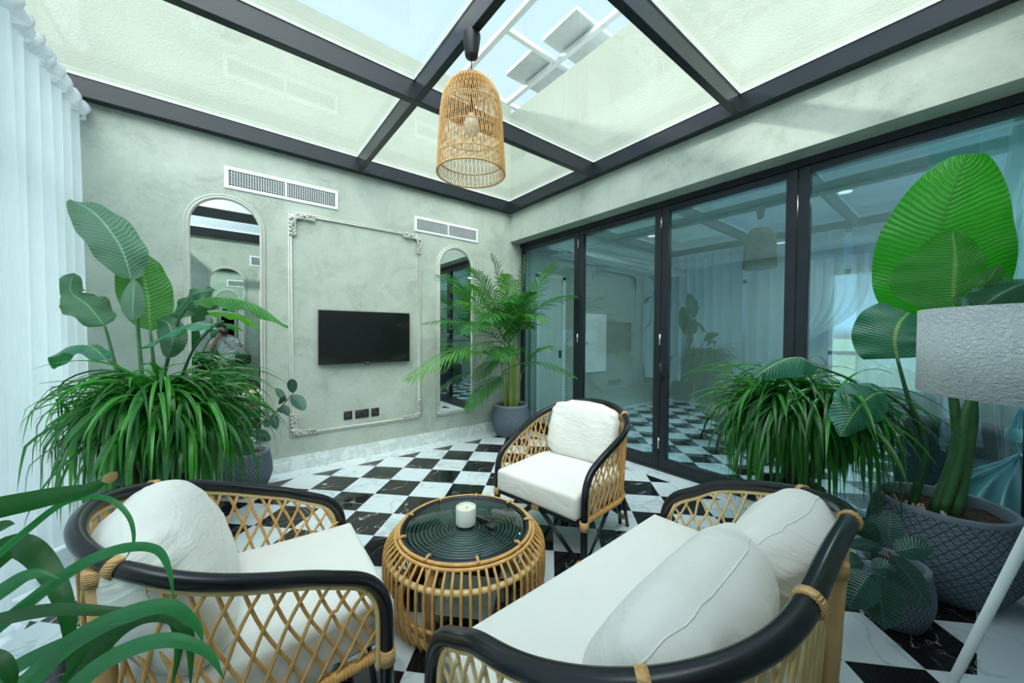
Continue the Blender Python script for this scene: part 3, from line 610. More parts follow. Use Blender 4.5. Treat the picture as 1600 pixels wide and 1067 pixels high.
# ================================================================== SEATING
def plan_curve(w_, d_, R_, fl, n1=16, n2=14, n3=10):
    R_ = min(R_, w_*0.98, d_*0.9); pts = [(w_+fl*i/n1, (d_-R_)*i/n1) for i in range(n1+1)]
    for i in range(1, n2+1): a = PI/2*i/n2; pts.append((w_+fl-R_+R_*math.cos(a), d_-R_+R_*math.sin(a)))
    x0 = w_+fl-R_
    for i in range(1, n3+1): pts.append((x0*(1-i/n3), d_))
    return pts + [(-p[0], p[1]) for p in pts[::-1][1:]]
class Rail:
    def __init__(s, w_, d_, ha, hb, rb, R_, fl, p_):
        s.w, s.d, s.ha, s.hb, s.rb, s.p = w_, d_, ha, hb, rb, p_; s.plan = plan_curve(w_, d_, R_, fl)
        s.cum = [0]
        for i in range(1, len(s.plan)): s.cum.append(s.cum[-1]+math.dist(s.plan[i], s.plan[i-1]))
        s.S = s.cum[-1]
    def xy(s, u, inset=0.0):
        u = max(0, min(s.S, u)); i = 1
        while i < len(s.cum)-1 and s.cum[i] < u: i += 1
        t_ = (u-s.cum[i-1])/(s.cum[i]-s.cum[i-1]); a, b_ = s.plan[i-1], s.plan[i]; x = a[0]+(b_[0]-a[0])*t_; y = a[1]+(b_[1]-a[1])*t_
        j0, j1 = max(0, i-2), min(len(s.plan)-1, i+1); tx, ty = s.plan[j1][0]-s.plan[j0][0], s.plan[j1][1]-s.plan[j0][1]; L_ = math.hypot(tx, ty)
        nx, ny = ty/L_, -tx/L_      # outward
        return (x-nx*inset, y-ny*inset)
    def z(s, u):
        h = s.S/2; k_ = 1-abs(u-h)/h; z_ = s.ha+(s.hb-s.ha)*(0.5-0.5*math.cos(PI*k_))**s.p
        y = s.xy(u)[1]
        if y < s.rb and k_ < 0.5: z_ = s.ha-s.rb+math.sqrt(max(0, s.rb**2-(s.rb-y)**2))
        return z_
    def path(s, inset=0.0, drop=0.0, z0=0.0, n=120, leg=True):
        pts = []; rb = s.rb-drop; 
        us = [s.S*i/n for i in range(n+1)]
        mid = [u for u in us if s.xy(u)[1] >= s.rb*0.999]
        def front(side):
            o_ = []; x = (s.w-inset)*side
            if leg: o_ += [V((x, drop, z0+(s.ha-s.rb-z0)*i/5)) for i in range(5)]
            for i in range(10): a = PI/2*i/9; o_.append(V((x, drop+rb-rb*math.cos(a), s.ha-s.rb+rb*math.sin(a))))
            return o_
        o_ = front(1)+[V((*s.xy(u, inset), s.z(u)-drop)) for u in mid[2:-2]]+front(-1)[::-1]
        L_ = [0.0]
        for i in range(1, len(o_)): L_.append(L_[-1]+(o_[i]-o_[i-1]).length)
        N = 150; q = []; j = 0
        for i in range(N+1):
            d_ = L_[-1]*i/N
            while j < len(o_)-2 and L_[j+1] < d_: j += 1
            q.append(o_[j].lerp(o_[j+1], min(1, max(0, (d_-L_[j])/max(1e-9, L_[j+1]-L_[j])))))
        for _ in range(10): q = [q[0]]+[(q[i-1]+q[i]*2+q[i+1])/4 for i in range(1, N)]+[q[-1]]
        return q
def seat_poly(rail, inset, front=-0.03, n=64):
    pts = [rail.xy(rail.S*i/n, inset) for i in range(n+1)]
    pts = [(p_[0], p_[1]) for p_ in pts]; pts[0] = (pts[0][0], front+0.0); pts[-1] = (pts[-1][0], front+0.0)
    k_ = 14; fx = pts[-1][0]; gx = pts[0][0]
    return pts+[(fx+(gx-fx)*i/k_, front) for i in range(1, k_)]
def cushion_mesh(poly, z0, z1, rad=0.035, dome=0.012):
    cx = sum(p_[0] for p_ in poly)/len(poly); cy = sum(p_[1] for p_ in poly)/len(poly); N = len(poly)
    rings = []
    def ring(ins, z): 
        o_ = []
        for (x, y) in poly:
            dx, dy = x-cx, y-cy; L_ = math.hypot(dx, dy); k_ = max(0.0, (L_-ins)/L_); o_.append((cx+dx*k_, cy+dy*k_, z))
        return o_
    for i in range(6): a = PI/2*i/5; rings.append(ring(rad*(1-math.sin(a)), z0+rad*(1-math.cos(a))))
    for i in range(6): a = PI/2*i/5; rings.append(ring(rad*(1-math.cos(a)), z1-rad*(1-math.sin(a))))
    big = max(math.hypot(p_[0]-cx, p_[1]-cy) for p_ in poly)
    last = rings[-1]
    for k_ in (0.9, 0.75, 0.55, 0.35, 0.15): rings.append([(cx+(p_[0]-cx)*k_, cy+(p_[1]-cy)*k_, z1+dome*(1-k_**2)) for p_ in last])
    vs = [p_ for r_ in rings for p_ in r_]; fs = [(i*N+j, i*N+(j+1) % N, (i+1)*N+(j+1) % N, (i+1)*N+j) for i in range(len(rings)-1) for j in range(N)]
    fs.append(tuple(range(N))[::-1]); fs.append(tuple((len(rings)-1)*N+j for j in range(N)))
    return MB().add(vs, fs)
def pillow(w_, h_, t_, seed=0, e2=0.42, e1=0.52, curve=0.0, sag=0.0):
    """stuffed box cushion: one closed, softly squared surface with pinched corners"""
    rd = random.Random(seed); ph = [rd.uniform(0, 6.28) for _ in range(10)]; NU, NV = 72, 40
    def sg(v_, p_): return math.copysign(abs(v_)**p_, v_)
    vs = []
    for i in range(NV+1):
        et = -PI/2+PI*i/NV; ce, se = max(0.0, math.cos(et))**e1, sg(math.sin(et), 0.85)
        for j in range(NU):
            om = 2*PI*j/NU; x = sg(math.cos(om), e2)*ce; z = sg(math.sin(om), e2)*ce
            cr_ = abs(x*z)                                    # 1 in the corners
            y = se*(1-0.34*cr_)
            fold = 0.5*math.sin(16*x*z+ph[0]+5*x)+0.5*math.sin(22*z+9*x+ph[1])
            edge_ = (abs(x)**3+abs(z)**3)*0.5
            amp = 0.013*edge_*ce
            X_ = x*w_/2*(1-0.04*(1-z*z)*0)+amp*0.3*fold; Z_ = z*h_/2*(1+0.03*(1-x*x))+amp*0.6*math.sin(14*x+ph[3])-sag*(x*x)*(0.5+0.5*z)
            Y_ = y*t_/2+curve*x*x+amp*fold+0.004*math.sin(5*x+3*z+ph[4])*(1-edge_)
            vs.append((X_, Y_, Z_))
    fs = [(i*NU+j, i*NU+(j+1) % NU, (i+1)*NU+(j+1) % NU, (i+1)*NU+j) for i in range(NV) for j in range(NU)]
    mb_ = MB().add(vs, fs)
    mb_.tube([(V(vs[(NV//2)*NU+j])*0.9985) for j in range(NU)], 0.0022, 6, closed=True)      # stitched seam round the edge
    return mb_
def wrap(pts, r, parent, name='cane_binding', m_=None): return MB().tube(pts, r, 12).build(name, m_ or M['binding'], parent)
def wicker_seat(name, rail, x, y, th, label, cat, sofa=False):
    root = empty(name, (x, y, 0), th); tag(root, label, cat); R = 0.021 if not sofa else 0.023
    zs = 0.29
    # main black cane: front legs, arms and back in one bend
    MB().tube(rail.path(z0=0.0), R, 14).build('frame_rail', M['black_gloss'], root)
    MB().tube(rail.path(inset=0.004, drop=R+0.008, z0=zs-0.03, n=120), 0.0085, 8).build('inner_rail', M['rattan_pale'], root)
    # lattice
    lat = MB(); S = rail.S; sp_ = 0.058 if not sofa else 0.062; L_ = 0.15; kmax = int(S/sp_)+4
    def surf(u, v_, off):
        u = max(0.012, min(S-0.012, u)); zt = rail.z(u)-R-0.014; zb = zs+0.012; zt = max(zt, zb+0.002); z_ = zb+(zt-zb)*v_; ins = 0.006+0.022*(1-v_)-off
        ux, uy = rail.xy(u, ins); return V((ux, uy, z_))
    for k_ in range(-4, kmax):
        for sgn in (1, -1):
            pts = []
            u0 = k_*sp_+(0 if sgn == 1 else L_)
            for i in range(15):
                v_ = i/14; uu = u0+sgn*L_*v_+0.006*math.sin(v_*PI*2)
                if 0.012 <= uu <= S-0.012: pts.append(surf(uu, v_, 0.004*sgn))
            if len(pts) > 1: lat.tube(pts, 0.0055, 6)
    lat.build('lattice', M['rattan'] if not sofa else M['rattan_pale'], root)
    # wrapped lower rail and black front bar
    lo = [V((*rail.xy(S*i/90, 0.028), zs)) for i in range(91)]
    wr = MB().tube(lo, 0.017, 10); 
    for i in range(0, 180):
        u_ = S*(i+0.5)/180; a = V((*rail.xy(u_, 0.028), zs)); b_ = V((*rail.xy(min(S, u_+0.004), 0.028), zs))
        if (b_-a).length > 1e-5: wr.tube([a-(b_-a).normalized()*0.003, a+(b_-a).normalized()*0.003], 0.0195, 8, cap=True)
    wr.build('wrapped_seat_rail', M['rattan'], root)
    MB().tube([(rail.w-0.005, 0.0, zs+0.005), (-rail.w+0.005, 0.0, zs+0.005)], 0.015, 10).build('front_bar', M['black_gloss'], root)
    sl_ = MB()
    for i in range(1, 9): xx = -rail.w+2*rail.w*i/9; yb_ = max(rail.xy(S*j/60)[1] for j in range(61) if abs(rail.xy(S*j/60)[0]-xx) < 0.12)-0.03; sl_.tube([(xx, 0, zs+0.004), (xx, yb_, zs+0.004)], 0.008, 6)
    sl_.build('seat_support', M['black_gloss'], root)
    # bindings
    for sx in (1, -1):
        wrap([(sx*rail.w, 0, zs-0.02), (sx*rail.w, 0, zs+0.03)], R+0.006, root)
    wrap([(-0.026, 0, zs+0.002), (0.026, 0, zs+0.002)], 0.021, root)
    marks = [S*0.34, S*0.66] if not sofa else [S*0.245, S*0.40, S*0.60, S*0.755]
    for u_ in marks:
        a = V((*rail.xy(u_), rail.z(u_))); b_ = V((*rail.xy(u_+0.022), rail.z(u_+0.022))); wrap([a, b_], R+0.005, root)
    # thick rattan back posts
    for u_ in ([S*0.36, S*0.64] if not sofa else [S*0.30, S*0.5, S*0.70]):
        t_ = V((*rail.xy(u_, -0.004), rail.z(u_)-R*0.9)); m2_ = V((*rail.xy(u_, 0.02), zs-0.03)); f_ = V((*rail.xy(u_, 0.0), 0.0))
        MB().tube([t_, t_.lerp(m2_, 0.5), m2_], [0.022, 0.023, 0.022], 12).build('back_post', M['rattan_dark'], root)
        wrap([t_+V((0, 0, -0.035)), t_], 0.027, root)
        for dx in (-0.013, 0.013): MB().tube([m2_+V((dx, 0, 0.03)), f_+V((dx*2.2, 0.03, 0.0))], 0.0125, 8).build('rear_leg', M['black_gloss'], root)
        wrap([f_+V((0, 0.024, 0.05)), f_+V((0, 0.026, 0.075))], 0.024, root)
    # braces in pairs
    for sx in (1, -1):
        for k_ in (0, 0.026):
            MB().tube([(sx*(0.03+k_), 0.0, zs-0.01), (sx*(rail.w-0.03), 0.012+k_*0.3, 0.045)], 0.0085, 8).build('brace', M['black_gloss'], root)
            yy = rail.d*0.45; MB().tube([(sx*(rail.w-0.02), yy-k_, zs-0.01), (sx*(rail.w-0.006), 0.02+k_*0.3, 0.05)], 0.0085, 8).build('brace', M['black_gloss'], root)
            fb_ = rail.xy(S*(0.36 if sx == 1 else 0.64)); MB().tube([(sx*(rail.w-0.02), yy+k_, zs-0.01), (fb_[0], fb_[1]+0.012, 0.06)], 0.0085, 8).build('brace', M['black_gloss'], root)
        wrap([(sx*(rail.w-0.055), 0.014, 0.06), (sx*(rail.w-0.035), 0.014, 0.045)], 0.018, root)
    # seat cushion
    cushion_mesh(seat_poly(rail, 0.036, -0.035), zs+0.022, 0.462, 0.028).build('seat_cushion', M['linen'], root)
    return root
chairR = Rail(0.346, 0.753, 0.611, 0.855, 0.157, 0.339, 0.021, 0.836)
sofaR = Rail(0.657, 0.744, 0.611, 0.865, 0.157, 0.43, 0.021, 0.524)
def put_pillow(root, loc, rot, dims, label, seed=0, **kw):
    """a loose cushion standing on the seat: its own thing"""
    mw = Matrix.Translation(root.location) @ Matrix.Rotation(root.rotation_euler.z, 4, 'Z') @ Matrix.Translation(V(loc)) @ Matrix.Rotation(rot[2], 4, 'Z') @ Matrix.Rotation(rot[0], 4, 'X') @ Matrix.Rotation(rot[1], 4, 'Y')
    o = pillow(*dims, seed=seed, **kw).build('back_cushion', M['pillow'])
    o.matrix_world = mw; tag(o, label, 'cushion'); 
    return o
far = wicker_seat('rattan_armchair', chairR, -1.721, -2.502, -1.412, 'rattan armchair with black rail near the glass doors, facing the table', 'armchair')
put_pillow(far, (-0.02, 0.585, 0.655), (-0.27, 0, 0), (0.56, 0.42, 0.20), 'ivory back cushion on the rattan armchair near the glass doors', 1, curve=-0.03, e2=0.32, sag=0.03)
left = wicker_seat('rattan_armchair', chairR, -2.814, -2.634, 1.543, 'rattan armchair with black rail at the left, partly behind the strap leaves', 'armchair')
put_pillow(left, (-0.03, 0.565, 0.645), (-0.40, 0, 0.0), (0.60, 0.46, 0.26), 'ivory back cushion on the left rattan armchair', 2, curve=-0.03, sag=0.03)
sofa = wicker_seat('rattan_loveseat', sofaR, -2.136, -3.235, 3.175, 'two-seat rattan sofa with black rail in the foreground right', 'sofa', sofa=True)
put_pillow(sofa, (-0.30, 0.565, 0.625), (-0.36, 0, -0.05), (0.60, 0.42, 0.27), 'ivory back cushion on the sofa, farther one by the plant pots', 3, curve=-0.03, sag=0.03)
put_pillow(sofa, (0.19, 0.50, 0.61), (-0.42, 0, 0.04), (0.70, 0.44, 0.27), 'ivory back cushion on the sofa, nearer and lower in the photo', 4, curve=-0.03, sag=0.03)

# ================================================================== COFFEE TABLE
TC = (-2.27, -2.565); TZ = 0.385
tb = empty('rattan_coffee_table', (TC[0], TC[1], 0)); tag(tb, 'round rattan drum coffee table with black coiled top under glass', 'table')
def ringt(r_, z_, tr, name, m_, seg=72): return MB().tube([(r_*math.cos(2*PI*i/seg), r_*math.sin(2*PI*i/seg), z_) for i in range(seg)], tr, 8, closed=True).build(name, m_, tb)
ringt(0.335, TZ, 0.0085, 'top_hoop', M['rattan']); ringt(0.350, TZ-0.013, 0.0085, 'top_hoop', M['rattan']); ringt(0.318, TZ-0.004, 0.013, 'black_hoop', M['black_gloss'])
ringt(0.388, 0.30, 0.014, 'upper_hoop', M['rattan_pale']); ringt(0.384, 0.12, 0.008, 'lower_hoop', M['rattan']); ringt(0.345, 0.022, 0.018, 'base_hoop', M['rattan_pale']); ringt(0.325, 0.05, 0.016, 'base_hoop', M['rattan'])
ribs = MB(); NR = 64
for i in range(NR):
    a = 2*PI*i/NR; pr_ = [(0.345, TZ-0.008), (0.372, TZ-0.035), (0.396, 0.325), (0.406, 0.285), (0.406, 0.18), (0.398, 0.10), (0.380, 0.04), (0.362, 0.006)]
    ribs.tube(bez([(r_*math.cos(a), r_*math.sin(a), z_) for r_, z_ in pr_], 14), 0.0065, 6)
ribs.build('rattan_ribs', M['rattan'], tb)
for i in range(4):
    a = 2*PI*(i+0.35)/4; MB().tube([(0.33*math.cos(a), 0.33*math.sin(a), 0.0), (0.335*math.cos(a), 0.335*math.sin(a), 0.37)], 0.022, 10).build('leg', M['rattan_dark'], tb)
co = MB(); pts = []
for i in range(0, 15*36): t_ = i/36; pts.append((0.012+0.0203*t_, t_*2*PI))
co.tube([(r_*math.cos(a), r_*math.sin(a), TZ-0.016) for r_, a in pts], 0.0072, 8); co.build('coiled_top', M['coil'], tb)
MB().lathe([(0.0005, TZ-0.034), (0.315, TZ-0.034), (0.315, TZ-0.03), (0.0005, TZ-0.03)], seg=48).build('under_board', M['cord'], tb)
MB().lathe([(0.0005, TZ-0.002), (0.298, TZ-0.002), (0.30, TZ), (0.30, TZ+0.004), (0.298, TZ+0.006), (0.0005, TZ+0.006)], seg=72).build('glass_top', M['table_glass'], tb)
for i in range(9):
    a = 2*PI*(i+0.2)/9; c_, s_ = math.cos(a), math.sin(a); MB().tube([(0.304*c_, 0.304*s_, TZ+0.010), (0.322*c_, 0.322*s_, TZ+0.013), (0.345*c_, 0.345*s_, TZ+0.004)], 0.0075, 6).build('cane_clip', M['binding'], tb)
cz = TZ+0.0065
cp = PZ(728, 817, cz)
cn = empty('candle', (cp.x-0.005, cp.y-0.008, cz)); cn.scale = (1.28, 1.28, 1.08); tag(cn, 'white candle in a straight ceramic jar on the coffee table', 'candle')
MB().lathe([(0.034, 0.0), (0.039, 0.004), (0.0405, 0.012), (0.0405, 0.083), (0.0395, 0.085), (0.037, 0.083), (0.036, 0.074)], seg=36).build('jar', M['candle_jar'], cn)
MB().lathe([(0.0003, 0.0745), (0.02, 0.0742), (0.0362, 0.0755)], seg=30, cap_bottom=False).build('wax', M['wax'], cn)
MB().tube([(0.004, 0, 0.073), (0.004, 0.001, 0.084)], 0.0016, 6).build('wick', M['cord'], cn)
mb = PZ(755, 811, cz); mbe = empty('match_box', (mb.x, mb.y, cz), -1.15); tag(mbe, 'slim black box with fine white print beside the candle', 'box')
rbox('sleeve', (-0.055, -0.018, 0), (0.055, 0.018, 0.012), M['socket'], mbe, 0.0015, 1)
pr2 = MB()
for i in range(5): pr2.box((-0.045, -0.012+i*0.005, 0.0122), (0.01-0.006*(i % 2), -0.0105+i*0.005, 0.0126))
pr2.build('fine_print', M['silver'], mbe)
mb = PZ(768, 823, cz); mbe = empty('small_black_box', (mb.x, mb.y, cz), 0.35); tag(mbe, 'small black box lying right of the candle at the end of the slim one', 'box')
rbox('sleeve', (-0.022, -0.026, 0), (0.022, 0.026, 0.013), M['socket'], mbe, 0.0015, 1); MB().box((-0.012, -0.006, 0.0132), (0.012, -0.002, 0.0136)).build('fine_print', M['silver'], mbe)

# ================================================================== PENDANT LAMP
PXY = (-2.107, -2.339); pl = empty('pendant_lamp', (PXY[0], PXY[1], 2.31)); tag(pl, 'woven rattan bell pendant lamp hanging from the roof beam', 'lamp')
def zr(z_): return z_-2.31
MB().lathe([(0.0005, zr(2.985)), (0.034, zr(2.988)), (0.037, zr(2.995)), (0.052, zr(3.10)), (0.052, ZC-2.31)], seg=28).build('ceiling_cap', M['cord'], pl)
MB().tube([(0, 0, zr(2.99)), (0.001, 0, zr(2.7))], 0.0035, 8).build('cord', M['cord'], pl)
prof = [(0.006, 2.872), (0.05, 2.868), (0.10, 2.845), (0.14, 2.80), (0.168, 2.74), (0.18, 2.66), (0.186, 2.55), (0.192, 2.45), (0.198, 2.36), (0.200, 2.312)]
def pr_at(t_, grow=0.0):
    x = t_*(len(prof)-1); i = min(int(x), len(prof)-2); f_ = x-i; return (prof[i][0]*(1-f_)+prof[i+1][0]*f_+grow, zr(prof[i][1]*(1-f_)+prof[i+1][1]*f_))
sh = MB(); NS = 92
for i in range(NS):
    for (tw, gr, t0, t1) in ((0.75, 0.0, 0.0, 1.0), (-0.22, -0.004, 0.0, 1.0)):
        if tw > 0 and i % 2: t0 = 0.12
        if tw < 0 and i % 2: continue
        pts = []
        for j in range(19):
            t_ = t0+(t1-t0)*j/18; r_, z_ = pr_at(t_, gr); a = 2*PI*i/NS+tw*t_; pts.append((r_*math.cos(a), r_*math.sin(a), z_))
        sh.tube(pts, 0.0021, 4, cap=False)
sho = sh.build('woven_shade', M['rattan'], pl)
for t_ in (0.12, 0.30, 0.52, 0.68, 0.85, 1.0):
    r_, z_ = pr_at(t_, -0.002); MB().tube([(r_*math.cos(2*PI*i/60), r_*math.sin(2*PI*i/60), z_) for i in range(60)], 0.0035 if t_ < 1 else 0.005, 6, closed=True).build('shade_hoop', M['rattan_dark'], sho)
MB().lathe([(0.012, zr(2.66)), (0.018, zr(2.67)), (0.018, zr(2.72)), (0.01, zr(2.74))], seg=16, cap_top=True).build('lamp_holder', M['cord'], pl)
MB().lathe([(0.0005, zr(2.53)), (0.025, zr(2.538)), (0.045, zr(2.57)), (0.047, zr(2.595)), (0.035, zr(2.63)), (0.016, zr(2.662))], seg=24, cap_bottom=False).build('bulb', mat('opal_bulb', (0.85, 0.86, 0.84), 0.15), pl)

# ================================================================== FLOOR LAMP
LC = V((-2.215, -4.277, 0))
fl = empty('floor_lamp', (LC.x, LC.y, 0)); tag(fl, 'white tripod floor lamp with a wide textured drum shade at the right edge', 'lamp')
SR = 0.168; z0, z1 = P(1433, 605, 0.69).z, P(1433, 487, 0.69).z; ZH = P(1700, 682, 0.55).z
lamp = MB(); lamp.lathe([(SR-0.004, z0), (SR, z0), (SR, z1), (SR-0.004, z1)], seg=64, cap_bottom=False); lamp.lathe([(SR-0.004, z1), (SR-0.004, z0)], seg=64, cap_bottom=False); lamp.build('lamp_shade', M['shade'], fl)
MB().tube([(0, 0, ZH), (0, 0, z1-0.03)], 0.007, 10).build('pole', M['white_metal'], fl); MB().lathe([(0.0005, ZH-0.012), (0.014, ZH-0.010), (0.018, ZH), (0.014, ZH+0.010), (0.0005, ZH+0.012)], seg=20).build('hub', M['white_metal'], fl)
sp3 = MB()
for i in range(3): a = 2*PI*i/3; sp3.tube([(0, 0, z1-0.03), (SR*math.cos(a), SR*math.sin(a), z1-0.01)], 0.003, 6)
sp3.build('shade_spider', M['white_metal'], fl)
MB().lathe([(0.0005, z1-0.04), (0.014, z1-0.045), (0.02, z1-0.07), (0.012, z1-0.10)], seg=18, cap_bottom=False).build('bulb', M['wax'], fl)
footA = PZ(1358, 1323, 0.0)
for tgt in (V((footA.x-LC.x, footA.y-LC.y, 0)), V((0.25, -0.13, 0)), V((-0.20, -0.10, 0))):
    MB().tube([(0, 0, ZH), (tgt.x, tgt.y, 0.006)], 0.0075, 10).build('leg', M['white_metal'], fl)

# ================================================================== PLANTS
def pot(root, r_rim, r_bel, r_base, h, loc=(0, 0), soil=0.035):
    prof_ = [(r_base*0.9, 0.0), (r_base, 0.006)]
    for i in range(1, 13):
        t_ = i/12
        if t_ < 0.55: k_ = t_/0.55; r_ = r_base+(r_bel-r_base)*math.sin(k_*PI/2)
        else: k_ = (t_-0.55)/0.45; r_ = r_bel+(r_rim-r_bel)*(1-math.cos(k_*PI/2))
        prof_.append((r_, 0.006+(h-0.03)*t_))
    pb = MB().lathe(prof_, loc[0], loc[1], 56); po = pb.build('pot', M['pot'], root)
    zt = 0.006+(h-0.03); pr_ = MB().lathe([(r_rim+0.001, zt), (r_rim+0.001, h-0.004), (r_rim-0.003, h), (r_rim-0.02, h), (r_rim-0.024, h-0.005), (r_rim-0.024, h-soil-0.03)], loc[0], loc[1], 56, cap_bottom=False); pr_.build('pot_rim', M['pot_plain'], po)
    sm_ = MB(); R_ = r_rim-0.023
    def g(a, c): q = 2*PI*a; rr = R_*c; return V((loc[0]+rr*math.cos(q), loc[1]+rr*math.sin(q), h-soil+0.006*math.sin(11*q+c*9)*c))
    sm_.grid(g, 40, 8); sm_.build('soil', M['soil'], po)
def blade_leaf(pts, width, parent, m_, name='leaf', up=None, fold=0.25, prof_=None, nseg=26, nx=6, wave=0.0, droop=0.0, skew=None, seed=0, yclamp=None):
    """broad leaf along a midrib; up = which way its face looks"""
    sp_ = bez(pts, nseg); b_ = MB(); rd = random.Random(seed); ph = rd.uniform(0, 6)
    prof_ = prof_ or (lambda t_: max(0.0, math.sin(PI*min(1, t_**0.82)))**0.62)
    vs = []; uv = []
    for i, p_ in enumerate(sp_):
        t_ = i/nseg; tg = (sp_[min(i+1, nseg)]-sp_[max(i-1, 0)]).normalized(); n_ = V(up) if up else (CAM-p_).normalized()
        side = tg.cross(n_); side = side.normalized() if side.length > 1e-4 else V((1, 0, 0)); nn = side.cross(tg).normalized()
        w_ = width/2*prof_(t_)
        for j in range(-nx, nx+1):
            s_ = j/nx; wl = w_*(1.0 if not skew else (skew[0] if s_ < 0 else skew[1]))
            off = nn*(-fold*abs(s_)*wl - droop*abs(s_)**2*wl + wave*math.sin(t_*22+ph+(2 if s_ > 0 else 0))*abs(s_)**2*width*0.12)
            q = p_+side*s_*wl*math.cos(min(1.2, fold*0.8))+off
            if yclamp is not None:
                q.y = min(q.y, yclamp)
            vs.append(q); uv.append((0.5+s_*0.5, t_))
    K = 2*nx+1; fs = [(i*K+j, i*K+j+1, (i+1)*K+j+1, (i+1)*K+j) for i in range(nseg) for j in range(2*nx)]
    b_.add([v_-parent.location for v_ in vs], fs, uv)
    return b_.build(name, m_, parent)
def petiole(pts, r0, r1, parent, m_=None, name='stem'):
    q = bez(pts, 18); return MB().tube(rel(q, parent.location), [r0+(r1-r0)*i/18 for i in range(19)], 8).build(name, m_ or M['stem'], parent)

def tuft(root, crowns, n_, lmin, lmax, wd, lim, m_a, m_b, seed=1, zfloor=0.04, elev=(0.25, 1.35), grav=(0.9, 1.5), toward=None):
    rd = random.Random(seed); A = MB(); B = MB()
    for k_ in range(n_):
        c_ = V(rd.choice(crowns)); az = rd.uniform(0, 2*PI)
        el = rd.uniform(*elev); L_ = rd.uniform(lmin, lmax); gq = rd.uniform(*grav); w_ = wd*rd.uniform(0.7, 1.15)
        d_ = V((math.cos(az), math.sin(az), 0)); base = c_+d_*rd.uniform(0, 0.03)+V((0, 0, rd.uniform(-0.06, 0.06))); N = 12; sp_ = []; tw = rd.uniform(-0.25, 0.25)
        pos = base.copy(); ang = el; ds = L_/N
        for i in range(N+1):
            sp_.append(pos.copy()); pos = pos+(d_*math.cos(ang)+V((0, 0, 1))*math.sin(ang))*ds
            ang -= gq*ds/L_*2.4*(1.15-0.3*i/N); ang = max(ang, -1.52)
        bb_ = A if rd.random() < 0.72 else B; vs = []; uv = []; sd_ = V((-d_.y, d_.x, 0))
        for i, p_ in enumerate(sp_):
            t_ = i/N; ww = w_/2*min(1, t_*5+0.35)*(1-t_**3.2); p_ = V((max(lim[0], min(lim[1], p_.x)), max(lim[2], min(lim[3], p_.y)), max(zfloor, p_.z)))
            nn = V((0, 0, 0.25*ww)); s2 = (sd_+V((0, 0, tw))).normalized()
            for s_ in (-1, 0, 1):
                q = p_+s2*s_*ww+(nn if s_ else -nn); vs.append(q-root.location); uv.append((0.5+0.5*s_, t_))
        fs = [(i*3+j, i*3+j+1, i*3+j+4, i*3+j+3) for i in range(N) for j in range(2)]
        bb_.add(vs, fs, uv)
    A.build('foliage', m_a, root); B.build('foliage', m_b, root)

# --- strap-leaved plant, back left
gl = empty('strap_leaf_plant', (-3.62, -1.02, 0)); tag(gl, 'big arching strap-leaved plant at the back left in front of the arched mirror', 'plant')
pot(gl, 0.20, 0.23, 0.16, 0.42)
petiole([gl.location+V((0.02, 0, 0.36)), gl.location+V((0.03, 0.02, 0.86))], 0.03, 0.02, gl, M['twig'], 'trunk'); petiole([gl.location+V((-0.05, 0.02, 0.36)), gl.location+V((-0.16, 0.02, 0.84))], 0.028, 0.02, gl, M['twig'], 'trunk'); petiole([gl.location+V((0.05, -0.05, 0.36)), gl.location+V((0.2, -0.06, 0.74))], 0.028, 0.02, gl, M['twig'], 'trunk')
tuft(gl, [(-3.56, -0.98, 0.92), (-3.70, -0.96, 0.86), (-3.42, -1.04, 0.80), (-3.58, -1.08, 0.84)], 900, 0.42, 0.80, 0.029, (-4.02, 10, -9, -0.06), M['grass'], M['grass_light'], 4, elev=(-0.1, 1.45), grav=(0.7, 1.6))
# --- strap-leaved plant, right by the doors
gr = empty('strap_leaf_plant', (-0.36, -3.46, 0)); tag(gr, 'hanging strap-leaved plant in front of the glass doors beside the big banana plant', 'plant')
pot(gr, 0.17, 0.19, 0.14, 0.42)
petiole([gr.location+V((0.0, 0, 0.36)), gr.location+V((-0.02, 0.02, 0.84))], 0.025, 0.018, gr, M['twig'], 'trunk'); petiole([gr.location+V((0.03, -0.03, 0.36)), gr.location+V((0.08, -0.22, 0.84))], 0.025, 0.018, gr, M['twig'], 'trunk')
tuft(gr, [(-0.44, -3.36, 0.88), (-0.42, -3.50, 0.88), (-0.38, -3.66, 0.90), (-0.32, -3.46, 0.95)], 1000, 0.36, 0.72, 0.026, (-1.4, 0.14, -9, -0.1), M['grass'], M['grass_light'], 9, elev=(-0.1, 1.35), grav=(0.7, 1.6))
lv = M['grass_light']
blade_leaf([P(1200, 640, 2.35), P(1165, 590, 2.2), P(1107, 585, 2.1)], 0.03, gr, M['grass_light'], 'stray_blade', up=(0, 0, 1), nx=1, nseg=12, prof_=lambda t_: 1-t_**3)

# --- bird of paradise, back left
bl = empty('banana_leaf_plant', (-3.80, -0.42, 0)); tag(bl, 'tall broad-leaved banana plant in the back left corner beside the curtain', 'plant')
pot(bl, 0.19, 0.22, 0.15, 0.40)
D0 = 2.62
crown = bl.location+V((0.0, 0.0, 0.38))
def tip(px, py, d_): 
    q = P(px, py, d_); q.y = min(q.y, -0.03); q.x = max(q.x, -4.05); return q
b0 = tip(206, 438, 2.45); blade_leaf([b0, tip(188, 385, 2.42), tip(150, 335, 2.4), tip(110, 312, 2.4)], 0.30, bl, M['banana_back'], up=(0.45, -0.85, 0.2), fold=0.15, wave=0.35, seed=2)
petiole([crown, tip(222, 640, 2.55), tip(216, 520, 2.5), b0], 0.018, 0.008, bl)
b0 = tip(235, 517, 2.55); blade_leaf([b0, tip(232, 470, 2.57), tip(222, 420, 2.58), tip(216, 388, 2.6)], 0.30, bl, M['banana_green'], up=(0.3, -0.95, 0.1), fold=0.2, wave=0.3, seed=3)
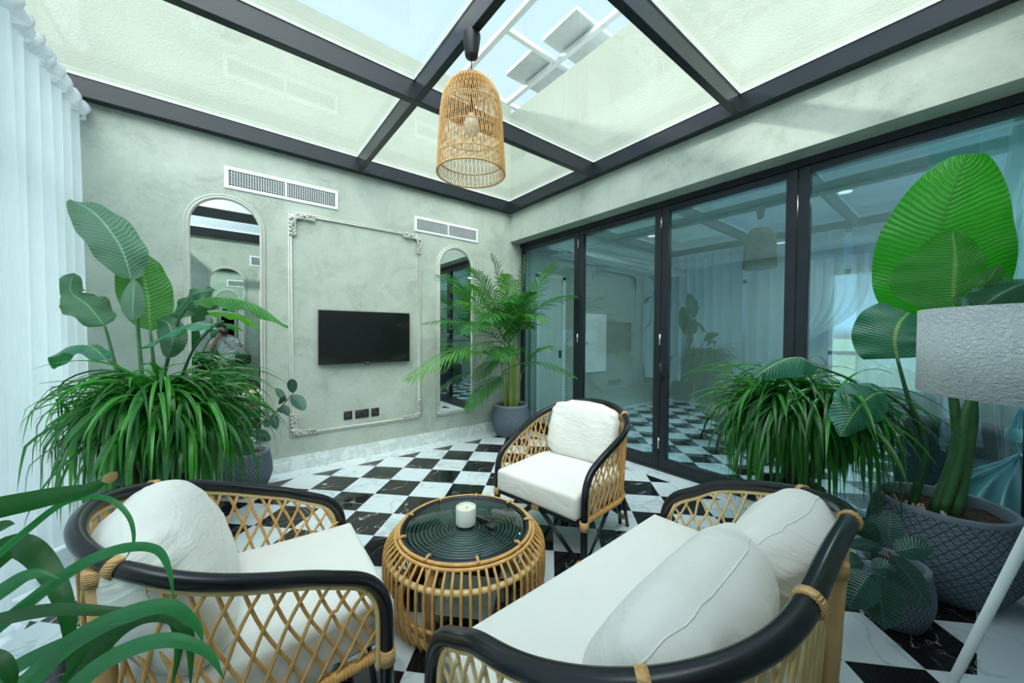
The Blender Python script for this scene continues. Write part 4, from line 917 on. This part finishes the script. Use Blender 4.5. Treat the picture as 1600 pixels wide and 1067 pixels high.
petiole([crown, tip(245, 640, 2.6), tip(240, 570, 2.58), b0], 0.018, 0.008, bl)
b0 = tip(207, 500, 2.38); blade_leaf([b0, tip(208, 470, 2.38), tip(210, 436, 2.4)], 0.12, bl, M['banana_back'], up=(0.1, -1, 0.1), fold=0.4, seed=4)
b0 = tip(163, 508, 2.42); blade_leaf([b0, tip(138, 478, 2.4), tip(108, 455, 2.38), tip(78, 425, 2.36)], 0.24, bl, M['banana_back'], up=(0.5, -0.8, 0.3), fold=0.12, wave=0.8, seed=5, prof_=lambda t_: (max(0, math.sin(PI*min(1, t_**0.7)))**0.6)*(0.45 if 0.60 < t_ < 0.68 else 1))
petiole([crown, tip(190, 620, 2.5), tip(172, 540, 2.45), b0], 0.015, 0.007, bl)
b0 = tip(300, 470, 2.5); blade_leaf([b0, tip(345, 464, 2.5), tip(400, 476, 2.48), tip(450, 512, 2.45)], 0.12, bl, M['banana_green'], up=(-0.1, -0.45, 1), fold=0.5, wave=1.0, droop=0.5, seed=6)
petiole([crown, tip(252, 600, 2.6), tip(275, 510, 2.55), b0], 0.015, 0.007, bl, M['stem_dark'])
b0 = tip(262, 500, 2.6); blade_leaf([b0, tip(285, 475, 2.6), tip(305, 458, 2.6), tip(336, 453, 2.6)], 0.20, bl, M['banana_dark'], up=(-0.3, -0.7, 0.6), fold=0.4, wave=0.8, seed=7)
petiole([crown, tip(255, 600, 2.65), b0], 0.012, 0.006, bl, M['stem_dark'])
b0 = tip(333, 510, 2.2); blade_leaf([b0, tip(300, 505, 2.22), tip(255, 525, 2.25), tip(216, 546, 2.28)], 0.17, bl, M['banana_teal'], up=(0.1, -0.5, 1), fold=0.35, wave=0.5, seed=8)
petiole([crown, tip(262, 640, 2.5), tip(300, 550, 2.35), b0], 0.012, 0.006, bl, M['stem_dark'])
b0 = tip(168, 562, 2.1); blade_leaf([b0, tip(140, 540, 2.1), tip(100, 545, 2.1), tip(60, 577, 2.12)], 0.15, bl, M['banana_teal'], up=(0.2, -0.5, 1), fold=0.4, wave=0.5, seed=9)
petiole([crown, tip(215, 640, 2.3), tip(190, 580, 2.15), b0], 0.012, 0.006, bl, M['stem_dark'])
blade_leaf([tip(262, 560, 2.5), tip(270, 530, 2.5), tip(262, 505, 2.52), tip(245, 498, 2.55)], 0.16, bl, M['banana_dark'], up=(0, -1, 0.3), fold=0.3, seed=10)

# --- rubber plants
def ficus_profile(t_): return max(0, math.sin(PI*min(1, t_**0.9)))**0.6
def ficus_leaf(p0, p1, d_, width, root, m_, seed, lim_y=-0.03):
    a = P(*p0, d_); c = P(*p1, d_+random.Random(seed).uniform(-0.05, 0.02)); a.y = min(a.y, lim_y); c.y = min(c.y, lim_y); mid = a.lerp(c, 0.5)+V((0, 0, 0.012))
    blade_leaf([a, mid, c], width, root, m_, fold=0.18, prof_=ficus_profile, nseg=14, nx=4, seed=seed, yclamp=lim_y)
fi = empty('rubber_plant', (-3.12, -0.33, 0)); tag(fi, 'dark rubber plant in a scored pot below the left arched mirror', 'plant')
pot(fi, 0.165, 0.19, 0.13, 0.36)
def fp(x_, y_, d_=3.0): q = P(x_, y_, d_); q.y = min(q.y, -0.06); return q
petiole([fi.location+V((0, 0, 0.32)), fp(372, 690), fp(392, 672), fp(430, 645), fp(458, 614)], 0.009, 0.004, fi, M['twig']); petiole([fi.location+V((-0.02, 0, 0.32)), fp(358, 690), fp(352, 650), fp(356, 600)], 0.009, 0.004, fi, M['twig'])
for (p0, p1, w_) in [((458, 614), (455, 592), 0.075), ((455, 618), (477, 641), 0.10), ((446, 628), (430, 606), 0.055), ((440, 634), (452, 650), 0.06), ((432, 640), (451, 646), 0.05), ((425, 648), (432, 671), 0.07), ((410, 660), (421, 668), 0.05), ((392, 676), (423, 688), 0.09), ((392, 672), (364, 662), 0.09), ((385, 690), (363, 700), 0.08), ((388, 692), (387, 716), 0.08), ((380, 690), (396, 694), 0.05), ((436, 632), (447, 620), 0.04), ((354, 640), (368, 618), 0.09), ((352, 650), (340, 628), 0.08), ((355, 604), (362, 580), 0.07), ((356, 660), (374, 645), 0.08), ((352, 670), (335, 655), 0.08), ((420, 652), (407, 640), 0.05)]:
    ficus_leaf(p0, p1, 3.0, w_, fi, M['ficus'] if random.random() < 0.7 else M['ficus_green'], random.randint(0, 999), -0.05)
fs_ = empty('rubber_plant', (-0.70, -3.955, 0)); tag(fs_, 'small rubber plant with wide dark leaves in a low scored pot by the sofa corner', 'plant')
pot(fs_, 0.128, 0.145, 0.11, 0.285)
def fq(x_, y_, d_=1.62): return P(x_, y_, d_)
for tgt in [(1388, 862), (1362, 885), (1345, 872)]: petiole([fs_.location+V((0, 0, 0.25)), fq(1398, 878, 1.72), fq(*tgt)], 0.006, 0.004, fs_, M['twig'])
for (p0, p1, w_, d_) in [((1389, 852), (1391, 796), 0.088, 1.66), ((1378, 850), (1366, 802), 0.07, 1.72), ((1372, 848), (1335, 815), 0.085, 1.68), ((1380, 858), (1322, 852), 0.055, 1.64), ((1398, 862), (1460, 858), 0.095, 1.62), ((1394, 868), (1452, 948), 0.09, 1.56), ((1362, 888), (1402, 893), 0.075, 1.58), ((1360, 896), (1325, 950), 0.13, 1.5), ((1370, 898), (1382, 984), 0.13, 1.48), ((1382, 905), (1448, 948), 0.11, 1.6), ((1350, 880), (1312, 887), 0.075, 1.6), ((1346, 878), (1312, 872), 0.05, 1.64), ((1366, 876), (1360, 864), 0.045, 1.66)]:
    ficus_leaf(p0, p1, d_, w_, fs_, M['ficus'], random.randint(0, 999), 5)

# --- big bird of paradise, right
br = empty('banana_leaf_plant', (-0.16, -4.09, 0)); tag(br, 'tall banana plant with huge bright green leaves in the large scored pot at the right', 'plant')
pot(br, 0.262, 0.30, 0.20, 0.475, soil=0.06)
cb = br.location+V((0, 0, 0.41))
def limx(q, x=0.14): q.x = min(q.x, x); return q
def rb_(px, py, d_): return limx(P(px, py, d_))
blade_leaf([rb_(1464, 505, 2.02), rb_(1463, 440, 2.02), rb_(1474, 350, 2.0), rb_(1513, 240, 1.98)], 0.53, br, M['banana_bright'], fold=0.12, wave=0.2, seed=21, nseg=34, nx=8, prof_=lambda t_: max(0, math.sin(PI*min(1, (t_*0.93+0.05)**0.92)))**0.5)
blade_leaf([rb_(1490, 485, 1.86), rb_(1492, 440, 1.86), rb_(1494, 400, 1.86), rb_(1488, 357, 1.87)], 0.40, br, M['banana_young'], fold=0.25, wave=0.15, seed=22, skew=(1.25, 0.5))
petiole([cb+V((0.0, 0.02, 0)), rb_(1495, 700, 1.97), rb_(1488, 600, 1.95), rb_(1490, 485, 1.87)], 0.034, 0.010, br)
petiole([cb+V((0.02, -0.04, 0)), rb_(1512, 700, 2.0), rb_(1518, 620, 2.0), rb_(1480, 520, 2.02), rb_(1464, 500, 2.02)], 0.034, 0.010, br)
petiole([cb+V((-0.02, 0.0, 0)), rb_(1498, 720, 1.93), rb_(1510, 640, 1.9), rb_(1545, 560, 1.9), rb_(1570, 470, 1.9)], 0.025, 0.008, br)
blade_leaf([rb_(1402, 560, 1.9), rb_(1398, 530, 1.9), rb_(1405, 505, 1.9), rb_(1420, 488, 1.92)], 0.34, br, M['banana_teal'], fold=0.10, wave=0.3, seed=23, prof_=lambda t_: max(0, math.sin(PI*min(1, 0.22+t_*0.62)))**0.6, skew=(1, 1))
petiole([cb+V((-0.05, 0.10, 0)), rb_(1446, 700, 1.93), rb_(1420, 625, 1.9), rb_(1402, 560, 1.9)], 0.016, 0.007, br, M['stem_dark'])
petiole([cb+V((-0.06, 0.11, 0)), rb_(1448, 715, 1.95), rb_(1425, 650, 1.93), rb_(1385, 615, 1.9)], 0.014, 0.006, br, M['stem_dark'])
blade_leaf([rb_(1386, 612, 1.88), rb_(1362, 618, 1.85), rb_(1335, 645, 1.83), rb_(1312, 682, 1.82)], 0.22, br, M['banana_teal'], up=(-0.5, -0.6, 0.6), fold=0.2, wave=0.6, seed=24, droop=0.2)
petiole([cb+V((-0.06, 0.12, 0)), rb_(1440, 705, 1.98), rb_(1400, 660, 2.0), rb_(1340, 600, 2.05), rb_(1276, 572, 2.1)], 0.012, 0.006, br, M['stem_dark'])
blade_leaf([rb_(1278, 574, 2.1), rb_(1250, 558, 2.1), rb_(1215, 566, 2.1), rb_(1178, 590, 2.1)], 0.20, br, M['banana_teal'], up=(-0.2, -0.4, 0.9), fold=0.45, droop=0.3, seed=25)
blade_leaf([rb_(1512, 482, 1.75), rb_(1545, 462, 1.75), rb_(1585, 445, 1.76), rb_(1650, 430, 1.78)], 0.15, br, M['banana_teal'], up=(-0.3, -0.5, 0.8), fold=0.3, wave=0.4, seed=26)
blade_leaf([rb_(1496, 478, 1.83), rb_(1520, 460, 1.83), rb_(1542, 440, 1.83), rb_(1562, 412, 1.84)], 0.12, br, M['banana_green'], fold=0.2, seed=27)
blade_leaf([rb_(1535, 478, 1.7), rb_(1570, 455, 1.7), rb_(1610, 440, 1.7), rb_(1660, 440, 1.7)], 0.24, br, M['banana_dark'], up=(-0.2, -0.4, 0.9), fold=0.4, seed=28)
for i in range(9):
    a = 2.4+random.uniform(-0.6, 1.0); r_ = random.uniform(0.10, 0.19); x_, y_ = r_*math.cos(a), r_*math.sin(a); MB().tube([(x_, y_, 0.41), (x_+random.uniform(-0.03, 0.03), y_+random.uniform(-0.03, 0.03), 0.44+random.uniform(0, 0.025))], 0.007, 5).build('bark_chip', M['wood_chip'], br)

# --- areca palm
pa = empty('areca_palm', (-0.20, -0.29, 0)); tag(pa, 'feathery areca palm in a scored grey pot in the corner by the glass doors', 'palm')
pot(pa, 0.235, 0.262, 0.19, 0.43)
pbase = pa.location+V((0, 0, 0.38)); rd = random.Random(5)
canes = []
for i in range(16):
    a = rd.uniform(0, 2*PI); r_ = rd.uniform(0.02, 0.12); b_ = pbase+V((r_*math.cos(a), r_*math.sin(a), 0)); hgt = rd.uniform(0.45, 1.0)
    t_ = pbase+V((min(0.14, r_*1.9*math.cos(a)+rd.uniform(-0.03, 0.03)), min(0.2, r_*1.9*math.sin(a)), hgt)); t_.y = min(t_.y, -0.06)
    petiole([b_, b_.lerp(t_, 0.5), t_], rd.uniform(0.009, 0.015), 0.007, pa, M['palm_cane'], 'cane'); canes.append(t_)
def frond(start, tgt, arch, L_leaf, seed, parent=pa):
    rd_ = random.Random(seed); mid = start.lerp(tgt, 0.5)+V((0, 0, arch)); q1 = start.lerp(mid, 0.5)+V((0, 0, arch*0.35)); N = 34
    sp_ = [];
    for i in range(N+1):
        t_ = i/N; sp_.append((1-t_)**2*start+2*t_*(1-t_)*mid+t_*t_*tgt)
    b_ = MB(); b_.tube(rel(sp_, parent.location), [0.006*(1-0.8*i/N) for i in range(N+1)], 5)
    for i in range(8, N+1):
        t_ = i/N; tg = (sp_[min(i+1, N)]-sp_[i-1]).normalized(); side = tg.cross(V((0, 0, 1)))
        side = side.normalized() if side.length > 0.05 else V((1, 0, 0)); upn = side.cross(tg).normalized()
        for sg in (-1, 1):
            LL = L_leaf*math.sin(PI*min(1, 0.18+t_*0.80))**0.7*rd_.uniform(0.85, 1.1)
            d_ = (side*sg*0.85+tg*(0.55+0.6*t_)+upn*rd_.uniform(0.15, 0.4)).normalized(); p_ = sp_[i].copy(); vs = []; uv = []; K = 6
            for k_ in range(K+1):
                s_ = k_/K; q = p_+d_*LL*s_+V((0, 0, -1))*LL*0.42*s_*s_; ww = 0.0078*math.sin(PI*min(1, 0.2+0.8*s_))**0.7+0.0006
                wv = d_.cross(upn).normalized()*ww
                for sw_ in (-1, 1):
                    z_ = q+wv*sw_; z_.y = min(z_.y, -0.02); z_.x = min(z_.x, 0.172); vs.append(z_-parent.location); uv.append((0.5+0.5*sw_, s_))
            b_.add(vs, [(k_*2, k_*2+1, k_*2+3, k_*2+2) for k_ in range(K)], uv)
    return b_.build('frond', M['palm_light'] if seed % 3 == 0 else M['palm'], parent)
FR = [((640, 592), 'y', -0.62, 0.26, 0.34), ((662, 505), 'y', -0.45, 0.35, 0.32), ((685, 430), 'y', -0.40, 0.35, 0.30), ((700, 560), 'y', -0.5, 0.25, 0.3), ((768, 398), 'y', -0.25, 0.1, 0.30), ((735, 420), 'y', -0.30, 0.2, 0.30), ((715, 470), 'y', -0.7, 0.3, 0.3), ((728, 520), 'y', -0.9, 0.3, 0.3),
      ((820, 400), 'x', -0.05, 0.1, 0.28), ((862, 415), 'x', 0.02, 0.2, 0.28), ((898, 462), 'x', 0.08, 0.3, 0.28), ((900, 590), 'x', 0.08, 0.32, 0.20), ((862, 545), 'x', 0.0, 0.25, 0.22), ((730, 640), 'y', -0.5, 0.15, 0.2), ((795, 470), 'y', -0.8, 0.35, 0.3), ((850, 500), 'x', -0.15, 0.35, 0.3), ((760, 500), 'y', -0.9, 0.35, 0.3), ((745, 590), 'y', -0.45, 0.2, 0.22), ((790, 430), 'y', -0.5, 0.2, 0.3), ((780, 560), 'y', -0.95, 0.35, 0.28)]
for i, (pp, ax, pl_, arch, LL) in enumerate(FR):
    tg = PY(*pp, pl_) if ax == 'y' else PX(*pp, pl_); tg.x = min(tg.x, 0.12); tg.y = min(tg.y, -0.08); st = canes[i % len(canes)]
    frond(st, tg, arch, LL*1.35, i)
rd = random.Random(77)
for i in range(7):
    a = rd.uniform(0, 2*PI); st = canes[(i*5) % len(canes)]; tg = st+V((math.cos(a)*rd.uniform(0.25, 0.6), math.sin(a)*rd.uniform(0.2, 0.6), rd.uniform(0.1, 0.75))); tg.x = min(tg.x, 0.1); tg.y = min(tg.y, -0.1)
    frond(st, tg, rd.uniform(0.2, 0.35), 0.36, 100+i)

# --- strap leaves, front left
fg = empty('strap_leaf_plant', (-3.90, -3.10, 0)); tag(fg, 'close strap-leaved plant reaching in from the bottom left corner', 'plant')
pot(fg, 0.13, 0.15, 0.11, 0.36)
FG = [([(-140, 880, .66), (-60, 812, .62), (60, 780, .66), (135, 765, .69), (180, 741, .71)], .048, 'grass_dark'),
      ([(-120, 980, .66), (-40, 900, .62), (40, 830, .66), (105, 783, .7), (165, 778, .72), (200, 805, .72), (209, 845, .71), (194, 877, .70)], .014, 'grass_front'),
      ([(-140, 1110, .6), (-50, 1020, .6), (40, 945, .62), (120, 886, .64), (190, 857, .66), (243, 858, .68), (264, 890, .68), (272, 942, .67)], .024, 'grass_front'),
      ([(-100, 960, .7), (-20, 880, .68), (28, 852, .68), (72, 885, .68), (105, 960, .66), (112, 1080, .64)], .052, 'grass_dark'),
      ([(-120, 1010, .62), (0, 925, .6), (50, 897, .6), (95, 905, .61)], .030, 'grass_front'),
      ([(-100, 1000, .62), (0, 968, .6), (90, 952, .6), (190, 955, .62), (265, 946, .64)], .026, 'grass_dark'),
      ([(-60, 1180, .55), (40, 1070, .55), (110, 1005, .56), (190, 963, .58), (262, 947, .6), (305, 975, .61), (318, 1005, .61)], .034, 'grass_front'),
      ([(20, 1200, .55), (110, 1080, .55), (185, 1022, .56), (262, 1000, .57), (322, 1018, .58), (352, 1064, .58)], .030, 'grass_front'),
      ([(-100, 1130, .55), (0, 1058, .55), (70, 1018, .56), (150, 985, .57), (215, 968, .58)], .026, 'grass_front'),
      ([(60, 1160, .6), (140, 1010, .62), (235, 960, .63), (292, 985, .62), (298, 1080, .6)], .034, 'grass_dark'),
      ([(30, 1170, .6), (180, 990, .62), (262, 960, .63), (280, 1000, .62), (268, 1080, .6)], .03, 'grass_dark'),
      ([(-130, 900, .6), (-60, 850, .6), (0, 822, .6), (24, 818, .6)], .03, 'grass_dark'),
      ([(-100, 1060, .5), (-20, 1030, .5), (14, 1050, .5), (20, 1090, .5)], .03, 'grass_dark')]
root0 = fg.location+V((0, 0, 0.33))
for i, (pp, w_, mm) in enumerate(FG):
    pts = [P(*q) for q in pp]; blade_leaf([root0+V((0.02*(i % 3), 0.02*(i % 4), 0)), root0.lerp(pts[0], 0.6)+V((0, 0, 0.08))]+pts, w_*0.85, fg, M[mm], 'leaf', up=None, fold=0.2, nx=2, nseg=48, prof_=lambda t_: min(1, t_*6+0.4)*(1-t_**4.5))
blade_leaf([P(158, 752, .70), P(172, 746, .705), P(183, 737, .71)], .02, fg, M['dry'], 'dry_tip', nx=1, nseg=6)
tuft(fg, [(-3.9, -3.1, 0.36)], 60, 0.4, 0.7, 0.02, (-4.06, -3.6, -9, 0), M['grass'], M['grass_light'], 31, elev=(0.8, 1.4))

# ================================================================== ROOFTOP UNIT seen through the glass roof
ru = empty('rooftop_frame', (0.35, -0.3, 5.2)); tag(ru, 'white metal frame carrying flat panels outside above the glass roof', 'metal frame')
fr = MB()
for yy in (-1.35, -0.2, 0.95): fr.box((-0.85, yy-0.03, -0.04), (1.0, yy+0.03, 0.02))
for xx in (-0.85, 0.05, 0.95): fr.box((xx-0.035, -1.4, -0.06), (xx+0.035, 1.0, 0.0))
fr.build('frame', M['white_metal'], ru)
for (a, b_) in (((-0.3, -0.9), (0.85, -0.3)), ((-0.3, -0.15), (0.85, 0.5))):
    o = rbox('panel', (a[0], a[1], 0.03), (b_[0], b_[1], 0.09), M['grey_metal'], ru, 0.01, 2)
for xx, yy in ((0.3, -1.35), (0.95, -1.35), (0.3, -0.2), (0.95, -0.2)): MB().box((xx-0.03, yy-0.03, -2.3), (xx+0.03, yy+0.03, -0.04)).build('post', M['white_metal'], ru)

# ================================================================== PHOTOGRAPHER (seen in the mirror)
ph = empty('person', (-3.30, -4.33, 0)); tag(ph, 'person in a white patterned T-shirt holding a black camera, reflected in the left arched mirror', 'person')
def skin(name, chain, edges, m_, parent, sub=2, rootv=0):
    me = bpy.data.meshes.new(name); me.from_pydata([V(c[:3])-parent.location for c in chain], edges, []); o = bpy.data.objects.new(name, me); COL.objects.link(o); o.parent = parent
    md = o.modifiers.new('skin', 'SKIN'); md.use_smooth_shade = True
    sv = me.skin_vertices[0].data if me.skin_vertices else None
    if sv is None:
        bpy.context.view_layer.objects.active = o; 
    for i, c in enumerate(chain):
        me.skin_vertices[0].data[i].radius = (c[3], c[4] if len(c) > 4 else c[3])
    me.skin_vertices[0].data[rootv].use_root = True
    s_ = o.modifiers.new('sub', 'SUBSURF'); s_.levels = sub; s_.render_levels = sub; me.materials.append(m_); return o
def ellipsoid(c, r, name, m_, parent, seg=24):
    b_ = MB(); c = V(c)-parent.location
    b_.grid(lambda a, d_: V((c.x+r[0]*math.cos(2*PI*a)*math.sin(PI*d_), c.y+r[1]*math.sin(2*PI*a)*math.sin(PI*d_), c.z+r[2]*math.cos(PI*d_))), seg, 16); return b_.build(name, m_, parent)
hd = V((-3.335, -4.325, 1.42))
# body: one loose mesh of tapered, overlapping limbs
bd = MB(); L0 = ph.location
def limb(pts, rs, mb_, seg=12, flat=1.0): mb_.tube(rel(bez(pts, 14), L0), [rs[0]+(rs[1]-rs[0])*i/14 for i in range(15)], seg, flat=flat)
body = MB()
def torso(a, c):
    z = 0.86+0.46*c; cx = -3.12-0.17*c; q = 2*PI*a; wx = 0.15+0.05*math.sin(PI*min(1, c*0.9+0.15)) if c < 0.86 else 0.20*(1-c)/0.14*0.85+0.05; wy = 0.085+0.01*math.sin(PI*c) if c < 0.86 else 0.085*(1-c)/0.14*0.6+0.035
    return V((cx+wx*math.cos(q), -4.335+wy*math.sin(q), z))-L0
body.grid(torso, 28, 22); body.build('tee_shirt', M['tee'], ph)
bm_ = MB(); 
bm_.grid(lambda a, d_: V((hd.x-L0.x+0.076*math.cos(2*PI*a)*math.sin(PI*d_)*(1-0.12*max(0, d_-0.6)), hd.y-L0.y+0.085*math.sin(2*PI*a)*math.sin(PI*d_), hd.z-L0.z+0.115*math.cos(PI*d_))), 24, 18)
limb([(-3.29, -4.335, 1.27), (-3.32, -4.33, 1.36)], [0.058, 0.05], bm_)
bm_.tube(rel([hd+V((0.02, 0.085, 0.01)), hd+V((0.03, 0.10, -0.02))], L0), [0.010, 0.014], 8)      # nose
for sx in (-1, 1): bm_.tube(rel([hd+V((sx*0.072, 0, 0.02)), hd+V((sx*0.084, -0.012, 0.0)), hd+V((sx*0.074, -0.004, -0.03))], L0), 0.012, 6)   # ears
CP = CAM-FX*0.095
for sx, sh_ in ((-1, (-3.44, -4.335, 1.22)), (1, (-3.13, -4.335, 1.22))):
    el_ = V((-3.50, -4.26, 1.08)) if sx < 0 else V((-3.04, -4.28, 1.12)); hn = CP+RX*(0.075*sx)-UX*0.02-FX*0.01
    limb([V(sh_), el_], [0.045, 0.034], bm_); limb([el_, hn-UX*0.03-FX*0.02], [0.034, 0.022], bm_)
    pm = hn-UX*0.02-FX*0.012
    bm_.grid(lambda a, d_, pm=pm: pm-L0+RX*(0.022*math.cos(2*PI*a)*math.sin(PI*d_))+FX*(0.014*math.sin(2*PI*a)*math.sin(PI*d_))+UX*(0.04*math.cos(PI*d_)), 12, 8)
    for k_ in range(4):
        z_ = 0.022-0.016*k_; p0 = pm+UX*z_; p1 = p0+FX*0.022-RX*(sx*0.006); p2 = p1-RX*(sx*0.03)-UX*0.002
        limb([p0, p1, p2], [0.0085, 0.0065], bm_, 7)
    limb([pm-UX*0.01-FX*0.01, pm-UX*0.02-RX*sx*0.03-FX*0.012, pm-UX*0.004-RX*sx*0.045-FX*0.012], [0.010, 0.008], bm_, 7)
bm_.build('body', M['skin'], ph)
hb_ = MB(); hb_.grid(lambda a, d_: V((hd.x-L0.x+0.083*math.cos(2*PI*a)*math.sin(PI*0.52*d_), hd.y-0.012-L0.y+0.09*math.sin(2*PI*a)*math.sin(PI*0.52*d_), hd.z+0.008-L0.z+0.12*math.cos(PI*0.52*d_)+ (0.02*max(0, math.sin(2*PI*a))*d_))), 24, 12); hb_.build('hair', M['hair'], ph)
fc = MB()
for sx in (-1, 1): fc.tube(rel([hd+V((sx*0.028+0.012, 0.078, 0.012)), hd+V((sx*0.028+0.02, 0.078, 0.012))], L0), 0.008, 6)
fc.tube(rel([hd+V((-0.005, 0.076, -0.055)), hd+V((0.035, 0.074, -0.055))], L0), 0.005, 6); fc.build('eyes_and_mouth', M['hair'], ph)
sv_ = MB()
limb([V((-3.43, -4.335, 1.23)), V((-3.475, -4.30, 1.15))], [0.062, 0.052], sv_); limb([V((-3.14, -4.335, 1.23)), V((-3.09, -4.30, 1.165))], [0.062, 0.052], sv_); sv_.build('sleeves', M['tee'], ph)
tr_ = MB()
for sx in (-1, 1): limb([V((-3.12+sx*0.075, -4.335, 0.92)), V((-3.13+sx*0.09, -4.32, 0.48)), V((-3.13+sx*0.10, -4.335, 0.08))], [0.092, 0.055], tr_)
tr_.build('trousers', M['trousers'], ph)
for sx in (-1, 1): rbox('shoe', (-3.13+sx*0.10-0.045-L0.x, -4.40-L0.y, 0), (-3.13+sx*0.10+0.045-L0.x, -4.17-L0.y, 0.085), M['socket'], ph, 0.03, 3)
dc = empty('camera_body', CP-FX*0.03); tag(dc, 'black photo camera held up by the person in the mirror', 'camera')
def orient(o): o.rotation_euler = Matrix(((RX.x, FX.x, UX.x), (RX.y, FX.y, UX.y), (RX.z, FX.z, UX.z))).to_euler()
orient(dc); rbox('housing', (-0.062, -0.02, -0.045), (0.062, 0.025, 0.045), M['socket'], dc, 0.008, 3); rbox('viewfinder', (-0.02, -0.02, 0.044), (0.02, 0.02, 0.062), M['socket'], dc, 0.005, 2)
MB().tube([(0, 0.02, 0), (0, 0.085, 0)], [0.034, 0.036], 24).build('lens', M['socket'], dc)
bg_ = empty('shoulder_bag', (-3.0, -4.31, 0.80)); tag(bg_, 'black shoulder bag hanging at the side of the person in the mirror', 'bag')
rbox('pouch', (-0.14, -0.04, 0.0), (0.10, 0.10, 0.17), M['bag'], bg_, 0.03, 3)
MB().tube(rel(bez([(-3.06, -4.225, 0.97), (-3.2, -4.225, 1.12), (-3.36, -4.245, 1.27)], 12), bg_.location), 0.010, 6, flat=0.4).build('strap', M['bag'], bg_)
bpy.context.view_layer.update()
